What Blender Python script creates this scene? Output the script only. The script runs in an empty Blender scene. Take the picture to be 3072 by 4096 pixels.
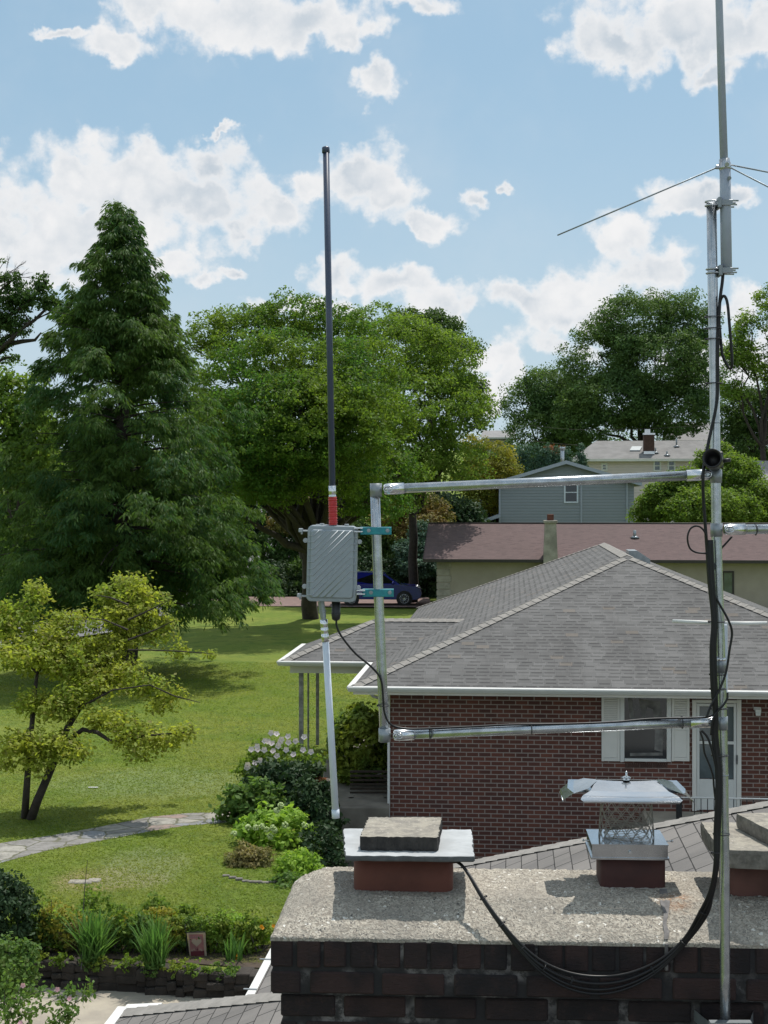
import bpy, math, random
import numpy as np
from mathutils import Vector, Matrix
R = math.radians
random.seed(7)
rng = np.random.default_rng(11)
S = bpy.context.scene
COL = S.collection
# ------------------------------------------------------------------ camera
F = 5900.0; HZ = 1980.0; CX = 1536.0; CZ = 6.3
cam_d = bpy.data.cameras.new('camera'); cam = bpy.data.objects.new('camera', cam_d); COL.objects.link(cam)
cam.location = (0, 0, CZ); cam.rotation_euler = (R(90), 0, 0)
cam_d.sensor_fit = 'VERTICAL'; cam_d.sensor_height = 36; cam_d.lens = 36 * F / 4096
cam_d.shift_y = -(2048 - HZ) / 4096; cam_d.clip_end = 3000; cam_d.clip_start = 0.1
S.camera = cam
# ------------------------------------------------------------------ light
SUNV = Vector((0.23, 0.40, 1.0)).normalized()
sd = bpy.data.lights.new('sun', 'SUN'); so = bpy.data.objects.new('sun', sd); COL.objects.link(so)
sd.energy = 3.9; sd.angle = R(0.53); sd.color = (1.0, 0.95, 0.88)
so.rotation_euler = SUNV.to_track_quat('Z', 'Y').to_euler(); so.location = (20, 30, 60)
S.view_settings.view_transform = 'Standard'; S.view_settings.look = 'None'
S.view_settings.exposure = 0.2; S.view_settings.gamma = 1

def at(px, py, D):
    """world point whose photograph position is px,py at distance D"""
    return Vector((D * (px - CX) / F, D, CZ - D * (py - HZ) / F))
def gnd(px, py, z=0.3):
    return at(px, py, (CZ - z) * F / (py - HZ))

# ------------------------------------------------------------------ node helper
class NT:
    def __init__(s, nt): s.nt = nt; s.n = nt.nodes; s.l = nt.links
    def add(s, t, **k):
        n = s.n.new(t)
        for a, v in k.items(): setattr(n, a, v)
        return n
    def set(s, sock, v):
        if isinstance(v, bpy.types.NodeSocket): s.l.new(v, sock)
        else:
            if isinstance(v, (tuple, list)) and sock.type == 'RGBA' and len(v) == 3: v = (*v, 1)
            sock.default_value = v
    def m(s, op, a, b=0.0, c=None):
        n = s.add('ShaderNodeMath', operation=op); s.set(n.inputs[0], a); s.set(n.inputs[1], b)
        if c is not None: s.set(n.inputs[2], c)
        return n.outputs[0]
    def v(s, op, a, b=(0, 0, 0), out=0):
        n = s.add('ShaderNodeVectorMath', operation=op); s.set(n.inputs[0], a)
        if op == 'SCALE': s.set(n.inputs['Scale'], b)
        else: s.set(n.inputs[1], b)
        return n.outputs[out]
    def mix(s, f, a, b, blend='MIX'):
        n = s.add('ShaderNodeMix', data_type='RGBA', blend_type=blend)
        s.set(n.inputs[0], f); s.set(n.inputs[6], a); s.set(n.inputs[7], b); return n.outputs[2]
    def noise(s, vec, scale, detail=3, rough=0.55, out='Fac', dist=0.0):
        n = s.add('ShaderNodeTexNoise'); s.set(n.inputs['Vector'], vec)
        n.inputs['Scale'].default_value = scale; n.inputs['Detail'].default_value = detail
        n.inputs['Roughness'].default_value = rough; n.inputs['Distortion'].default_value = dist
        return n.outputs[out]
    def ss(s, x, a, b, lo=0.0, hi=1.0):
        n = s.add('ShaderNodeMapRange', interpolation_type='SMOOTHSTEP')
        s.set(n.inputs[0], x); s.set(n.inputs[1], a); s.set(n.inputs[2], b); s.set(n.inputs[3], lo); s.set(n.inputs[4], hi)
        return n.outputs[0]
    def comb(s, x, y, z=0.0):
        n = s.add('ShaderNodeCombineXYZ'); s.set(n.inputs[0], x); s.set(n.inputs[1], y); s.set(n.inputs[2], z); return n.outputs[0]
    def sep(s, v):
        n = s.add('ShaderNodeSeparateXYZ'); s.set(n.inputs[0], v); return n.outputs

# ------------------------------------------------------------------ world: sky with clouds placed by direction
W = bpy.data.worlds.new('World'); S.world = W; W.use_nodes = True
w = NT(W.node_tree); w.n.clear()
sky = w.add('ShaderNodeTexSky', sky_type='NISHITA'); sky.sun_disc = False
sky.sun_elevation = math.asin(SUNV.z); sky.sun_rotation = math.atan2(SUNV.x, SUNV.y)
sky.altitude = 100; sky.air_density = 1.0; sky.dust_density = 1.6; sky.ozone_density = 1.2
gen = w.add('ShaderNodeTexCoord').outputs['Generated']
sx, sy, sz = w.sep(gen)
az = w.m('ARCTAN2', sx, sy)
el = w.m('ARCTAN2', sz, w.m('SQRT', w.m('ADD', w.m('MULTIPLY', sx, sx), w.m('MULTIPLY', sy, sy))))
# work in thousandths: 5.9 units per radian ~ photo kilopixels
ae = w.comb(w.m('MULTIPLY', az, 5.9), w.m('MULTIPLY', el, 5.9), 0.0)
wob = w.noise(ae, 2.3, 5, 0.62, 'Color'); wob2 = w.noise(ae, 9.0, 4, 0.65, 'Color')
warp = w.v('ADD', ae, w.v('ADD', w.v('SCALE', w.v('SUBTRACT', wob, (.5, .5, .5)), 0.36), w.v('SCALE', w.v('SUBTRACT', wob2, (.5, .5, .5)), 0.10)))
warp = w.v('MULTIPLY', warp, (1, 1, 0))
BL = [(250,900,350,220),(560,780,430,240),(560,560,110,100),(520,640,160,140),(860,640,150,110),(850,800,260,170),(60,950,190,130),(330,720,160,110),(980,900,110,100),(100,1080,300,90),
 (1150,820,150,90),(1400,620,110,110),(1450,700,190,150),(1530,800,220,100),(1700,870,190,60),(1890,790,80,50),(1250,720,110,90),
 (900,50,400,140),(1250,80,270,110),(480,170,170,70),(230,110,120,30),(480,230,60,60),(1640,10,160,50),(1400,170,90,60),(620,20,200,90),
 (1520,350,85,75),(900,510,70,22),(2025,722,42,36),
 (2700,60,400,170),(2450,150,190,110),(3050,130,260,170),(2850,260,180,60),
 (2450,950,120,100),(2500,1080,220,140),(2330,1140,190,110),(2650,1080,90,90),(2100,1190,180,90),(2290,1260,250,90),(2250,1370,150,70),(1960,1420,110,90),(2000,1560,90,90),
 (2760,810,210,75),(2820,760,70,60),(2960,800,110,55),(1600,1130,170,75),(1330,1120,130,60),(1740,1190,160,80),(3000,1220,110,80),(800,1100,70,40),(950,1080,70,30),
 (1250,1230,300,40),(600,1060,180,50),(2900,1480,250,110)]
cur = None
for (bx, by, rx, ry) in BL:
    u0 = math.atan((bx - CX) / F) * 5.9; v0 = math.atan((HZ - by) / math.hypot(F, bx - CX)) * 5.9
    d = w.v('SUBTRACT', warp, (u0, v0, 0)); d = w.v('MULTIPLY', d, (1000 / rx, 1000 / ry, 0))
    ln = w.v('LENGTH', d, out=1)
    if cur is None: cur = ln
    else: cur = w.m('SMOOTH_MIN', cur, ln, 0.35)
# cloud cover away from the photographed window
els = w.noise(w.comb(w.m('MULTIPLY', az, 3.0), w.m('MULTIPLY', el, 6.0), 3.3), 1.4, 4, 0.6)
far = w.m('SUBTRACT', 1.9, w.m('MULTIPLY', w.ss(els, 0.46, 0.62), 1.7))
inwin = w.m('MULTIPLY', w.ss(w.m('ABSOLUTE', az), 0.28, 0.34, 1, 0), w.ss(el, 0.36, 0.42, 1, 0))
cur = w.m('ADD', w.m('MULTIPLY', cur, inwin), w.m('MULTIPLY', far, w.m('SUBTRACT', 1.0, inwin)))
fb = w.noise(ae, 5.5, 8, 0.66)
def puff(sc):
    n = w.add('ShaderNodeTexVoronoi', feature='SMOOTH_F1', voronoi_dimensions='2D'); w.set(n.inputs['Vector'], w.v('ADD', ae, w.v('SCALE', wob2, 0.12))); n.inputs['Scale'].default_value = sc; n.inputs['Smoothness'].default_value = .25
    return n.outputs['Distance']
pf_ = w.m('ADD', w.m('MULTIPLY', w.m('SUBTRACT', 0.42, puff(6.0)), 0.75), w.m('MULTIPLY', w.m('SUBTRACT', 0.42, puff(15.0)), 0.4))
dens = w.m('ADD', w.m('SUBTRACT', 1.0, cur), w.m('ADD', pf_, w.m('MULTIPLY', w.m('SUBTRACT', fb, 0.5), 1.3)))
mask = w.m('MULTIPLY', w.ss(dens, -0.22, 0.48), 1.0)
mask = w.m('POWER', mask, 1.15)
billow = w.noise(w.v('ADD', ae, (0.05, 0.12, 0)), 2.6, 5, 0.5)
grey = w.m('MULTIPLY', w.ss(dens, 0.1, 0.95), w.ss(w.m('SUBTRACT', billow, w.m('MULTIPLY', pf_, 0.25)), 0.28, 0.68))
ccol = w.mix(grey, (8.7, 8.7, 8.75), (5.3, 6.0, 6.7))
ccol = w.mix(inwin, (12.5, 12.3, 12.0), ccol)  # unseen clouds outside the view brightened for added fill light
skyc = w.mix(0.6, sky.outputs[0], (3.7, 5.9, 7.5))
skyc = w.mix(w.ss(el, 0.30, 0.0, 0.0, 0.55), skyc, (6.2, 7.3, 8.1))
thin = w.m('MULTIPLY', w.ss(w.noise(ae, 1.1, 5, 0.6), 0.4, 0.75), 0.22)
skyc = w.mix(thin, skyc, (7, 7.5, 7.9))
fin = w.mix(mask, skyc, ccol)
bg = w.add('ShaderNodeBackground'); w.set(bg.inputs[0], fin); bg.inputs[1].default_value = 0.09
wo = w.add('ShaderNodeOutputWorld'); w.l.new(bg.outputs[0], wo.inputs[0])

# ------------------------------------------------------------------ materials
MATS = {}
def mat(name):
    m = bpy.data.materials.new(name); m.use_nodes = True
    t = NT(m.node_tree); t.bsdf = t.n['Principled BSDF']; t.mat = m; MATS[name] = m
    t.tc = t.add('ShaderNodeTexCoord'); t.obj = t.tc.outputs['Object']; t.uv = t.tc.outputs['UV']
    return t
def setp(t, **k):
    names = dict(col='Base Color', rough='Roughness', metal='Metallic', spec='Specular IOR Level', normal='Normal', coat='Coat Weight', trans='Transmission Weight')
    for a, v in k.items(): t.set(t.bsdf.inputs[names[a]], v)
def bump(t, h, strength=0.3, dist=0.01):
    b = t.add('ShaderNodeBump'); b.inputs['Strength'].default_value = strength; b.inputs['Distance'].default_value = dist
    t.set(b.inputs['Height'], h); t.set(t.bsdf.inputs['Normal'], b.outputs[0]); return b
def simple(name, c, rough=0.6, metal=0.0, var=0.25, scale=8.0, bmp=0.0, c2=None, spec=0.5, bscale=None, bdist=.005):
    t = mat(name); n = t.noise(t.obj, scale, 5, 0.6)
    c2 = c2 or tuple(x * (1 - var) for x in c)
    setp(t, col=t.mix(t.ss(n, 0.3, 0.7), c, c2), rough=t.m('ADD', rough - .06, t.m('MULTIPLY', n, .12)), metal=metal, spec=spec)
    if bmp: bump(t, t.noise(t.obj, bscale or scale * 4, 4, .6), bmp, bdist)
    return MATS[name]

def leafmat(name, c1, c2, trans=0.35, scale=0.5, c3=None):
    g_ = 1.6 if name.startswith('leaf') or name.startswith('grass') else 1.0
    c1 = tuple(min(.85, x * g_) for x in c1); c2 = tuple(min(.85, x * g_) for x in c2); trans = min(.5, trans * 1.25)
    t = mat(name); t.n.remove(t.bsdf)
    geo = t.add('ShaderNodeNewGeometry'); rnd = geo.outputs['Random Per Island']
    n = t.noise(t.obj, scale, 3, 0.5)
    col = t.mix(t.ss(n, 0.35, 0.65), c1, c2)
    if c3: col = t.mix(t.m('GREATER_THAN', rnd, 0.8), col, c3)
    col = t.mix(t.m('MULTIPLY', rnd, 0.5), col, tuple(x * 0.45 for x in c1))
    d = t.add('ShaderNodeBsdfPrincipled'); t.set(d.inputs[0], col); d.inputs['Roughness'].default_value = .6
    d.inputs['Specular IOR Level'].default_value = 0.2
    tr = t.add('ShaderNodeBsdfTranslucent'); t.set(tr.inputs[0], t.mix(1.0, col, (1.4, 1.42, .85), 'MULTIPLY'))
    mx = t.add('ShaderNodeMixShader'); mx.inputs[0].default_value = trans
    t.l.new(d.outputs[0], mx.inputs[1]); t.l.new(tr.outputs[0], mx.inputs[2])
    t.l.new(mx.outputs[0], t.n['Material Output'].inputs[0])
    return MATS[name]
L = leafmat
L('leaf_conifer', (.034, .078, .026), (.070, .118, .024), .38, .5, (.105, .15, .026))
L('leaf_locust', (.050, .110, .020), (.105, .155, .020), .42, .28, (.14, .18, .022))
L('leaf_oak', (.040, .078, .022), (.055, .092, .020), .28, .35)
L('leaf_far', (.050, .095, .030), (.075, .120, .030), .28, .25)
L('leaf_dark', (.018, .040, .016), (.030, .052, .018), .15, .6)
L('leaf_magnolia', (.23, .255, .038), (.14, .190, .030), .42, .9, (.26, .25, .07))
L('leaf_bright', (.115, .175, .027), (.078, .135, .023), .40, .5, (.15, .20, .035))
L('leaf_yellow', (.210, .185, .025), (.100, .125, .022), .32, .45)
L('leaf_lime', (.190, .290, .040), (.130, .220, .035), .35, 1.5)
L('leaf_rust', (.15, .10, .035), (.10, .11, .03), .25, 1.0)
L('leaf_brown', (.20, .17, .075), (.11, .12, .045), .25, 2.0)
L('leaf_shrub', (.085, .145, .034), (.055, .105, .028), .36, 1.2, (.12, .17, .04))
L('leaf_iris', (.060, .135, .030), (.085, .155, .040), .3, 2.0)
L('leaf_spruce', (.060, .110, .075), (.045, .085, .06), .15, 1.0)
L('leaf_ivy', (.17, .20, .03), (.06, .12, .025), .33, 1.2)
L('grass_blade', (.112, .155, .022), (.152, .172, .032), .4, .35)
L('petal_white', (.80, .72, .74), (.75, .66, .70), .2, 2)
L('petal_lime', (.62, .72, .38), (.55, .66, .30), .2, 2)
L('petal_pink', (.75, .42, .50), (.8, .5, .6), .2, 2)
L('petal_orange', (.75, .32, .02), (.80, .45, .04), .2, 2)
L('flag_pink', (.60, .30, .30), (.48, .24, .25), .45, 9)
L('flag_cream', (.66, .56, .47), (.6, .5, .42), .45, 9)
L('flag_wine', (.28, .07, .09), (.2, .05, .07), .4, 12)
L('leaf_red', (.16, .05, .025), (.16, .08, .03), .2, 2)
simple('bark', (.045, .035, .028), .9, var=.45, scale=6, bmp=.6, bscale=25, bdist=.02)
simple('bark_grey', (.085, .075, .065), .9, var=.45, scale=6, bmp=.6, bscale=25, bdist=.02)
simple('galv', (.47, .50, .53), .27, .85, var=.28, scale=22, bmp=.08, bscale=60)
simple('galv_dull', (.30, .33, .35), .42, .6, var=.25, scale=11, bmp=.05)
simple('chrome', (.66, .68, .70), .24, 1.0, var=.15, scale=30)
simple('steel_sheet', (.54, .56, .58), .16, 1.0, var=.2, scale=9, bmp=.05, bscale=5, bdist=.01)
simple('steel_wire', (.34, .32, .28), .5, .7, var=.3, scale=30)
simple('alu_paint', (.28, .32, .35), .42, .35, var=.06, scale=40, bmp=.08, bscale=300, bdist=.001)
simple('alu_paint_light', (.34, .37, .39), .38, .45, var=.06, scale=40)
simple('teal_zinc', (.025, .17, .22), .32, .5, var=.3, scale=60, c2=(.03, .25, .27))
simple('radome_dark', (.045, .062, .108), .32, 0, var=.15, scale=20)
simple('radome_white', (.60, .66, .74), .38, 0, var=.05, scale=20)
simple('radome_grey', (.34, .38, .45), .38, 0, var=.08, scale=20)
simple('red_tape', (.50, .025, .03), .38, 0, var=.25, scale=60, bmp=.3, bscale=80, bdist=.002)
simple('cable_black', (.009, .009, .010), .42, 0, var=.2, scale=30, spec=.35)
simple('plastic_black', (.014, .014, .016), .45, 0, var=.2, scale=30)
simple('white_paint', (.64, .64, .62), .5, 0, var=.08, scale=4, bmp=.04)
simple('cream_paint', (.68, .66, .62), .6, 0, var=.1, scale=1.5)
simple('slate_white', (.40, .42, .43), .7, 0, var=.22, scale=9, bmp=.3, bscale=30)
simple('slate_edge', (.10, .105, .11), .8, 0, var=.3, scale=25, bmp=.4)
simple('stucco', (.37, .32, .265), .9, 0, var=.12, scale=1.2, bmp=.2, bscale=40)
simple('stucco_chimney', (.38, .345, .30), .9, 0, var=.4, scale=2.2, bmp=.2, bscale=40)
simple('dark_trim', (.035, .028, .025), .6, 0, var=.2)
simple('iron', (.02, .02, .022), .5, .3, var=.2)
simple('roof_far_a', (.20, .195, .19), .9, 0, var=.22, scale=1.2, bmp=.2, bscale=12)
simple('roof_far_b', (.24, .235, .235), .9, 0, var=.15, scale=1.2, bmp=.2, bscale=12)
simple('brick_far', (.085, .045, .035), .9, 0, var=.4, scale=5)
simple('drive_red', (.20, .135, .12), .95, 0, var=.25, scale=2.5, bmp=.2, bscale=30)
simple('asphalt', (.16, .16, .165), .95, 0, var=.15, scale=.8, bmp=.2, bscale=40)
simple('asphalt_dark', (.045, .045, .048), .95, 0, var=.4, scale=1.5, bmp=.3, bscale=30)  # darkness partly stands in for shade over the sunken driveway
simple('patio_mat', (.38, .34, .27), .95, 0, var=.3, scale=1.4, bmp=.35, bscale=22, bdist=.02, c2=(.27, .24, .20))
simple('wall_stone', (.042, .034, .028), .95, 0, var=.6, scale=3, bmp=.7, bscale=14, bdist=.03)
simple('wood_dark', (.05, .035, .025), .8, 0, var=.4, scale=6)
simple('soil', (.07, .05, .035), 1, 0, var=.4, scale=4, bmp=.6, bscale=20, bdist=.03)
simple('glass_dark', (.02, .024, .028), .06, 0, var=.3, scale=1, spec=.8)
simple('glass_sky', (.10, .13, .14), .08, 0, var=.5, scale=1.5, spec=1)
simple('curtain', (.22, .21, .20), .7, 0, var=.7, scale=3)
simple('rubber', (.012, .012, .012), .7)
t = mat('car_paint'); setp(t, col=(.006, .010, .20), rough=.2, metal=.35, coat=.8)
t = mat('car_glass'); setp(t, col=(.006, .006, .008), rough=.05, spec=.7)
t = mat('headlight_glass'); setp(t, col=(.8, .8, .85), rough=.08, metal=.6)
simple('mortar_pale', (.42, .39, .35), .9, 0, var=.4, scale=40, bmp=.4)
simple('rust', (.30, .12, .05), .9, 0, var=.4, scale=20)

def clay(name, c):
    t = mat(name); n = t.noise(t.obj, 4, 5, .6); n2 = t.noise(t.obj, 60, 3, .6)
    cc = t.mix(t.ss(n, .35, .75), c, tuple(x * .55 for x in c)); setp(t, col=cc, rough=.75); bump(t, n2, .15, .002)
clay('clay_flue', (.125, .040, .026)); clay('clay_flue_dark', (.075, .025, .021)); clay('clay_flue_pale', (.13, .055, .042))

# chimney crown: exposed aggregate concrete, rust run and sealed crack
t = mat('crown_concrete')
vo = t.add('ShaderNodeTexVoronoi'); t.set(vo.inputs['Vector'], t.v('ADD', t.obj, t.v('SCALE', t.noise(t.obj, 30, 2, .5, 'Color'), .03))); vo.inputs['Scale'].default_value = 120
vo2 = t.add('ShaderNodeTexVoronoi'); t.set(vo2.inputs['Vector'], t.v('ADD', t.obj, t.v('SCALE', t.noise(t.obj, 30, 2, .5, 'Color'), .05))); vo2.inputs['Scale'].default_value = 42
r1 = t.sep(vo.outputs['Color'])[0]; r2 = t.sep(vo2.outputs['Color'])[0]; r3 = t.sep(vo2.outputs['Color'])[1]
base = t.mix(t.ss(r1, .1, .9), (.24, .215, .18), (.45, .415, .35))
base = t.mix(t.m('MULTIPLY', t.m('GREATER_THAN', r1, .86), t.m('LESS_THAN', vo.outputs['Distance'], .45)), base, (.13, .12, .11))
base = t.mix(t.m('MULTIPLY', t.m('GREATER_THAN', r2, .87), t.m('LESS_THAN', vo2.outputs['Distance'], .3)), base, (.70, .68, .62))
base = t.mix(t.m('MULTIPLY', t.m('LESS_THAN', r2, .10), t.m('LESS_THAN', vo2.outputs['Distance'], .25)), base, (.10, .095, .09))
big = t.noise(t.obj, 3.0, 5, .6)
base = t.mix(t.ss(big, .38, .62, 0, .55), base, (.21, .195, .17)); base = t.mix(t.ss(t.noise(t.obj, 17, 7, .8), .57, .72, 0, .6), base, (.12, .115, .105))
base = t.mix(t.ss(t.noise(t.obj, 9.0, 5, .7), .55, .75, 0, .5), base, (.47, .43, .35))
stain = t.ss(t.m('ADD', t.v('LENGTH', t.v('MULTIPLY', t.v('SUBTRACT', t.obj, (1.72, .27, .1)), (1, .8, .3)), out=1), t.m('MULTIPLY', t.noise(t.obj, 22, 5, .7), .14)), .10, .19, 1, 0)
base = t.mix(t.m('MULTIPLY', stain, t.ss(t.noise(t.obj, 35, 6, .75), .4, .65, .1, .75)), base, (.26, .13, .06))
setp(t, col=base, rough=.95, spec=.2)
bump(t, t.m('ADD', vo.outputs['Distance'], t.m('MULTIPLY', vo2.outputs['Distance'], 1.2)), .55, .006)
simple('slab_soot_shade', (.05, .046, .042), .95, 0, var=.7, scale=22, bmp=.6, c2=(.022, .02, .02))  # soot plus the shade of the block's front face, both in the colour
simple('slab_side', (.20, .185, .16), .95, 0, var=.5, scale=22, bmp=.6)
simple('porch_dark', (.20, .18, .15), .95, 0, var=.4, scale=2, bmp=.2)
t = mat('slab_concrete')
n = t.noise(t.obj, 14, 7, .7); n2 = t.noise(t.obj, 45, 5, .7)
base = t.mix(t.ss(n, .38, .62), (.30, .275, .225), (.19, .175, .15))
base = t.mix(t.ss(n2, .58, .68), base, (.44, .41, .35)); base = t.mix(t.ss(t.noise(t.obj, 30, 5, .7), .6, .7), base, (.06, .055, .05))
setp(t, col=base, rough=.95); bump(t, n2, .5, .006)
# sooty chimney brick / mortar
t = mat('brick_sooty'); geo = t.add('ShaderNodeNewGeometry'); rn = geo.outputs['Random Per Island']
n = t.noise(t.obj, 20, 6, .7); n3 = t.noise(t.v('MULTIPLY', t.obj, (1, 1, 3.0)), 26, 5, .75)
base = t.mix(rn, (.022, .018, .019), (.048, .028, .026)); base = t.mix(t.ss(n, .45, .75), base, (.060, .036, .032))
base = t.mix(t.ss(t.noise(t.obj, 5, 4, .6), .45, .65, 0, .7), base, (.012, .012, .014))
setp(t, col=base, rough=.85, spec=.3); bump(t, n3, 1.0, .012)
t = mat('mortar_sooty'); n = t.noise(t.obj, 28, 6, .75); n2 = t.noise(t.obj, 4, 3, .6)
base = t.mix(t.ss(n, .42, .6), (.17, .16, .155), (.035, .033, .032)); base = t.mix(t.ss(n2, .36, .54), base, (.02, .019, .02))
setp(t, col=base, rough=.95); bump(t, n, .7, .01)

def brickmat(name, c1, c2, mortar, bw, rh, ms=.012, var=True):
    t = mat(name); b = t.add('ShaderNodeTexBrick'); t.set(b.inputs['Vector'], t.uv)
    b.inputs['Scale'].default_value = 1; b.inputs['Brick Width'].default_value = bw; b.inputs['Row Height'].default_value = rh
    b.inputs['Mortar Size'].default_value = ms; b.inputs['Mortar Smooth'].default_value = .15; b.inputs['Bias'].default_value = -.1
    n = t.noise(t.uv, 1.3, 4, .6); n2 = t.noise(t.uv, 40, 3, .6)
    t.set(b.inputs['Color1'], t.mix(t.ss(n, .4, .65), c1, tuple(x * .75 for x in c1))); t.set(b.inputs['Color2'], c2)
    t.set(b.inputs['Mortar'], t.mix(n2, mortar, tuple(x * .7 for x in mortar)))
    setp(t, col=b.outputs[0], rough=.9, spec=.2)
    bump(t, t.m('ADD', t.m('MULTIPLY', b.outputs['Fac'], -1.0), t.m('MULTIPLY', n2, .3)), .6, .008)
brickmat('brick_house', (.155, .062, .046), (.082, .041, .036), (.33, .27, .24), .236, .084, .010)
brickmat('quoin', (.36, .33, .25), (.33, .30, .23), (.20, .18, .14), .6, .3, .02)

def shinglemat(name, c1, c2, dark, tab=.30, row=.143, dash=.5, blot=(.095, .092, .09), seam=0.0):
    t = mat(name); u, v, _ = t.sep(t.uv)
    vr = t.m('DIVIDE', v, row); ri = t.m('FLOOR', vr); vf = t.m('SUBTRACT', vr, ri)
    wr = t.add('ShaderNodeTexWhiteNoise', noise_dimensions='1D'); t.set(wr.inputs['W'], ri)
    ur = t.m('ADD', t.m('DIVIDE', u, tab), t.m('MULTIPLY', wr.outputs['Value'], 7.0)); ui = t.m('FLOOR', ur); uf = t.m('SUBTRACT', ur, ui)
    wn = t.add('ShaderNodeTexWhiteNoise', noise_dimensions='2D'); t.set(wn.inputs['Vector'], t.comb(ui, ri))
    r, g, b = t.sep(wn.outputs['Color'])
    col = t.mix(r, c1, c2)
    col = t.mix(t.ss(t.noise(t.v('MULTIPLY', t.uv, (1.6, .35, 1)), .8, 6, .65), .42, .66, 0, .6), col, blot)
    if dash > .5: col = t.mix(t.m('MULTIPLY', t.m('GREATER_THAN', b, .965), .3), col, (.23, .18, .13))
    jit = t.m('MULTIPLY', t.noise(t.uv, 9, 2), .12)
    band = t.m('MULTIPLY', t.m('GREATER_THAN', t.m('ADD', vf, jit), .72), t.m('LESS_THAN', g, dash))
    band = t.m('MULTIPLY', band, t.m('GREATER_THAN', t.m('SINE', t.m('MULTIPLY', uf, math.pi)), .3))
    col = t.mix(t.m('MULTIPLY', band, t.m('ADD', .42, t.m('MULTIPLY', r, .3))), col, dark)
    edge = t.m('LESS_THAN', t.m('ABSOLUTE', t.m('SUBTRACT', uf, .5)), .492)
    col = t.mix(t.m('MULTIPLY', t.m('SUBTRACT', 1.0, edge), .5), col, dark)
    if seam:
        gap = t.m('MAXIMUM', t.m('GREATER_THAN', t.m('ADD', vf, t.m('MULTIPLY', t.noise(t.uv, 14, 3), .05)), .965), t.m('GREATER_THAN', t.m('ABSOLUTE', t.m('SUBTRACT', uf, .5)), .478))
        col = t.mix(t.m('MULTIPLY', gap, seam), col, (.012, .012, .012))  # shadow gaps between shingles put into the colour as near-black lines
    col = t.mix(t.m('MULTIPLY', t.noise(t.uv, 180, 2), .35), col, dark)
    setp(t, col=col, rough=.95, spec=.2)
    h = t.m('ADD', t.m('MULTIPLY', vf, -1.0), t.m('ADD', t.m('MULTIPLY', g, .35), t.m('MULTIPLY', t.noise(t.uv, 60, 3), .15)))
    bump(t, h, .8, .012)
shinglemat('shingle_grey', (.172, .169, .166), (.126, .124, .122), (.042, .042, .042), .25, .135, .75)
shinglemat('shingle_own', (.235, .22, .205), (.18, .17, .162), (.05, .045, .045), .305, .14, .0, seam=.9)
shinglemat('shingle_maroon', (.150, .106, .102), (.128, .092, .089), (.06, .042, .042), .3, .143, .25, (.125, .092, .088))
simple('ridge_shingle', (.26, .245, .225), .95, 0, var=.25, scale=9, bmp=.3, bscale=90)

def sidingmat(name, c, row=.2):
    t = mat(name); u, v, _ = t.sep(t.uv); vr = t.m('DIVIDE', v, row); vf = t.m('FRACT', vr)
    n = t.noise(t.uv, 1.5, 4, .6)
    setp(t, col=t.mix(t.m('MULTIPLY', n, .3), c, tuple(x * .7 for x in c)), rough=.55)
    bump(t, t.m('SUBTRACT', 1.0, t.ss(vf, .0, 1.0)), 1.0, .03)
sidingmat('siding_blue', (.235, .265, .285)); sidingmat('siding_cream', (.62, .54, .50), .25); sidingmat('siding_beige', (.42, .38, .33))

# lawn: grass colour with mown, dry and clover patches
t = mat('lawn_mat')
n = t.noise(t.obj, .35, 4, .6); n2 = t.noise(t.obj, 1.8, 4, .6); n3 = t.noise(t.v('MULTIPLY', t.obj, (1, .35, 1)), 22, 4, .7)
base = t.mix(t.ss(n, .35, .65), (.150, .210, .032), (.205, .240, .046))
base = t.mix(t.ss(n2, .45, .68, 0, .75), base, (.085, .145, .024)); base = t.mix(t.ss(t.noise(t.v('MULTIPLY', t.obj, (.6, 1, 1)), 5, 4, .65), .55, .75, 0, .6), base, (.21, .215, .06))
base = t.mix(t.m('MULTIPLY', n3, .45), base, (.075, .115, .022))
x, y, z = t.sep(t.obj)
def spot(cx, cy, rx, ry, soft=.5):
    return t.ss(t.m('ADD', t.v('LENGTH', t.v('MULTIPLY', t.v('SUBTRACT', t.obj, (cx, cy, .3)), (1 / rx, 1 / ry, 0)), out=1), t.m('MULTIPLY', n2, .9)), 1.0, 1.0 + soft, 1, 0)
d1 = gnd(430, 3520); d2 = gnd(560, 3470); d3 = gnd(640, 3130)
base = t.mix(t.m('MULTIPLY', spot(d1.x, d1.y, 1.0, .9), .75), base, (.30, .24, .13))
base = t.mix(t.m('MULTIPLY', spot(d2.x, d2.y, .9, 1.6), .55), base, (.21, .24, .13))
base = t.mix(t.m('MULTIPLY', spot(d3.x, d3.y, 2.6, 2.0), .4), base, (.22, .27, .14))
setp(t, col=base, rough=.95, spec=.15); bump(t, t.noise(t.v('MULTIPLY', t.obj, (1, .5, 1)), 30, 5, .75), .9, .05)
# flagstone path
t = mat('flagstone'); vv = t.v('ADD', t.v('MULTIPLY', t.obj, (1, 1, 0)), t.v('SCALE', t.noise(t.obj, 2, 2, .5, 'Color'), .25))
vo = t.add('ShaderNodeTexVoronoi', feature='F1'); t.set(vo.inputs['Vector'], vv); vo.inputs['Scale'].default_value = 1.9
ve = t.add('ShaderNodeTexVoronoi', feature='DISTANCE_TO_EDGE'); t.set(ve.inputs['Vector'], vv); ve.inputs['Scale'].default_value = 1.9
r, g, b = t.sep(vo.outputs['Color'])
base = t.mix(t.m('GREATER_THAN', r, .6), (.22, .21, .20), (.26, .19, .165)); base = t.mix(t.m('GREATER_THAN', g, .66), base, (.30, .285, .25)); base = t.mix(t.m('GREATER_THAN', b, .8), base, (.22, .23, .25))
base = t.mix(t.ss(t.noise(t.obj, 5, 6, .75), .4, .65, 0, .8), base, (.12, .115, .10))
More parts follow.
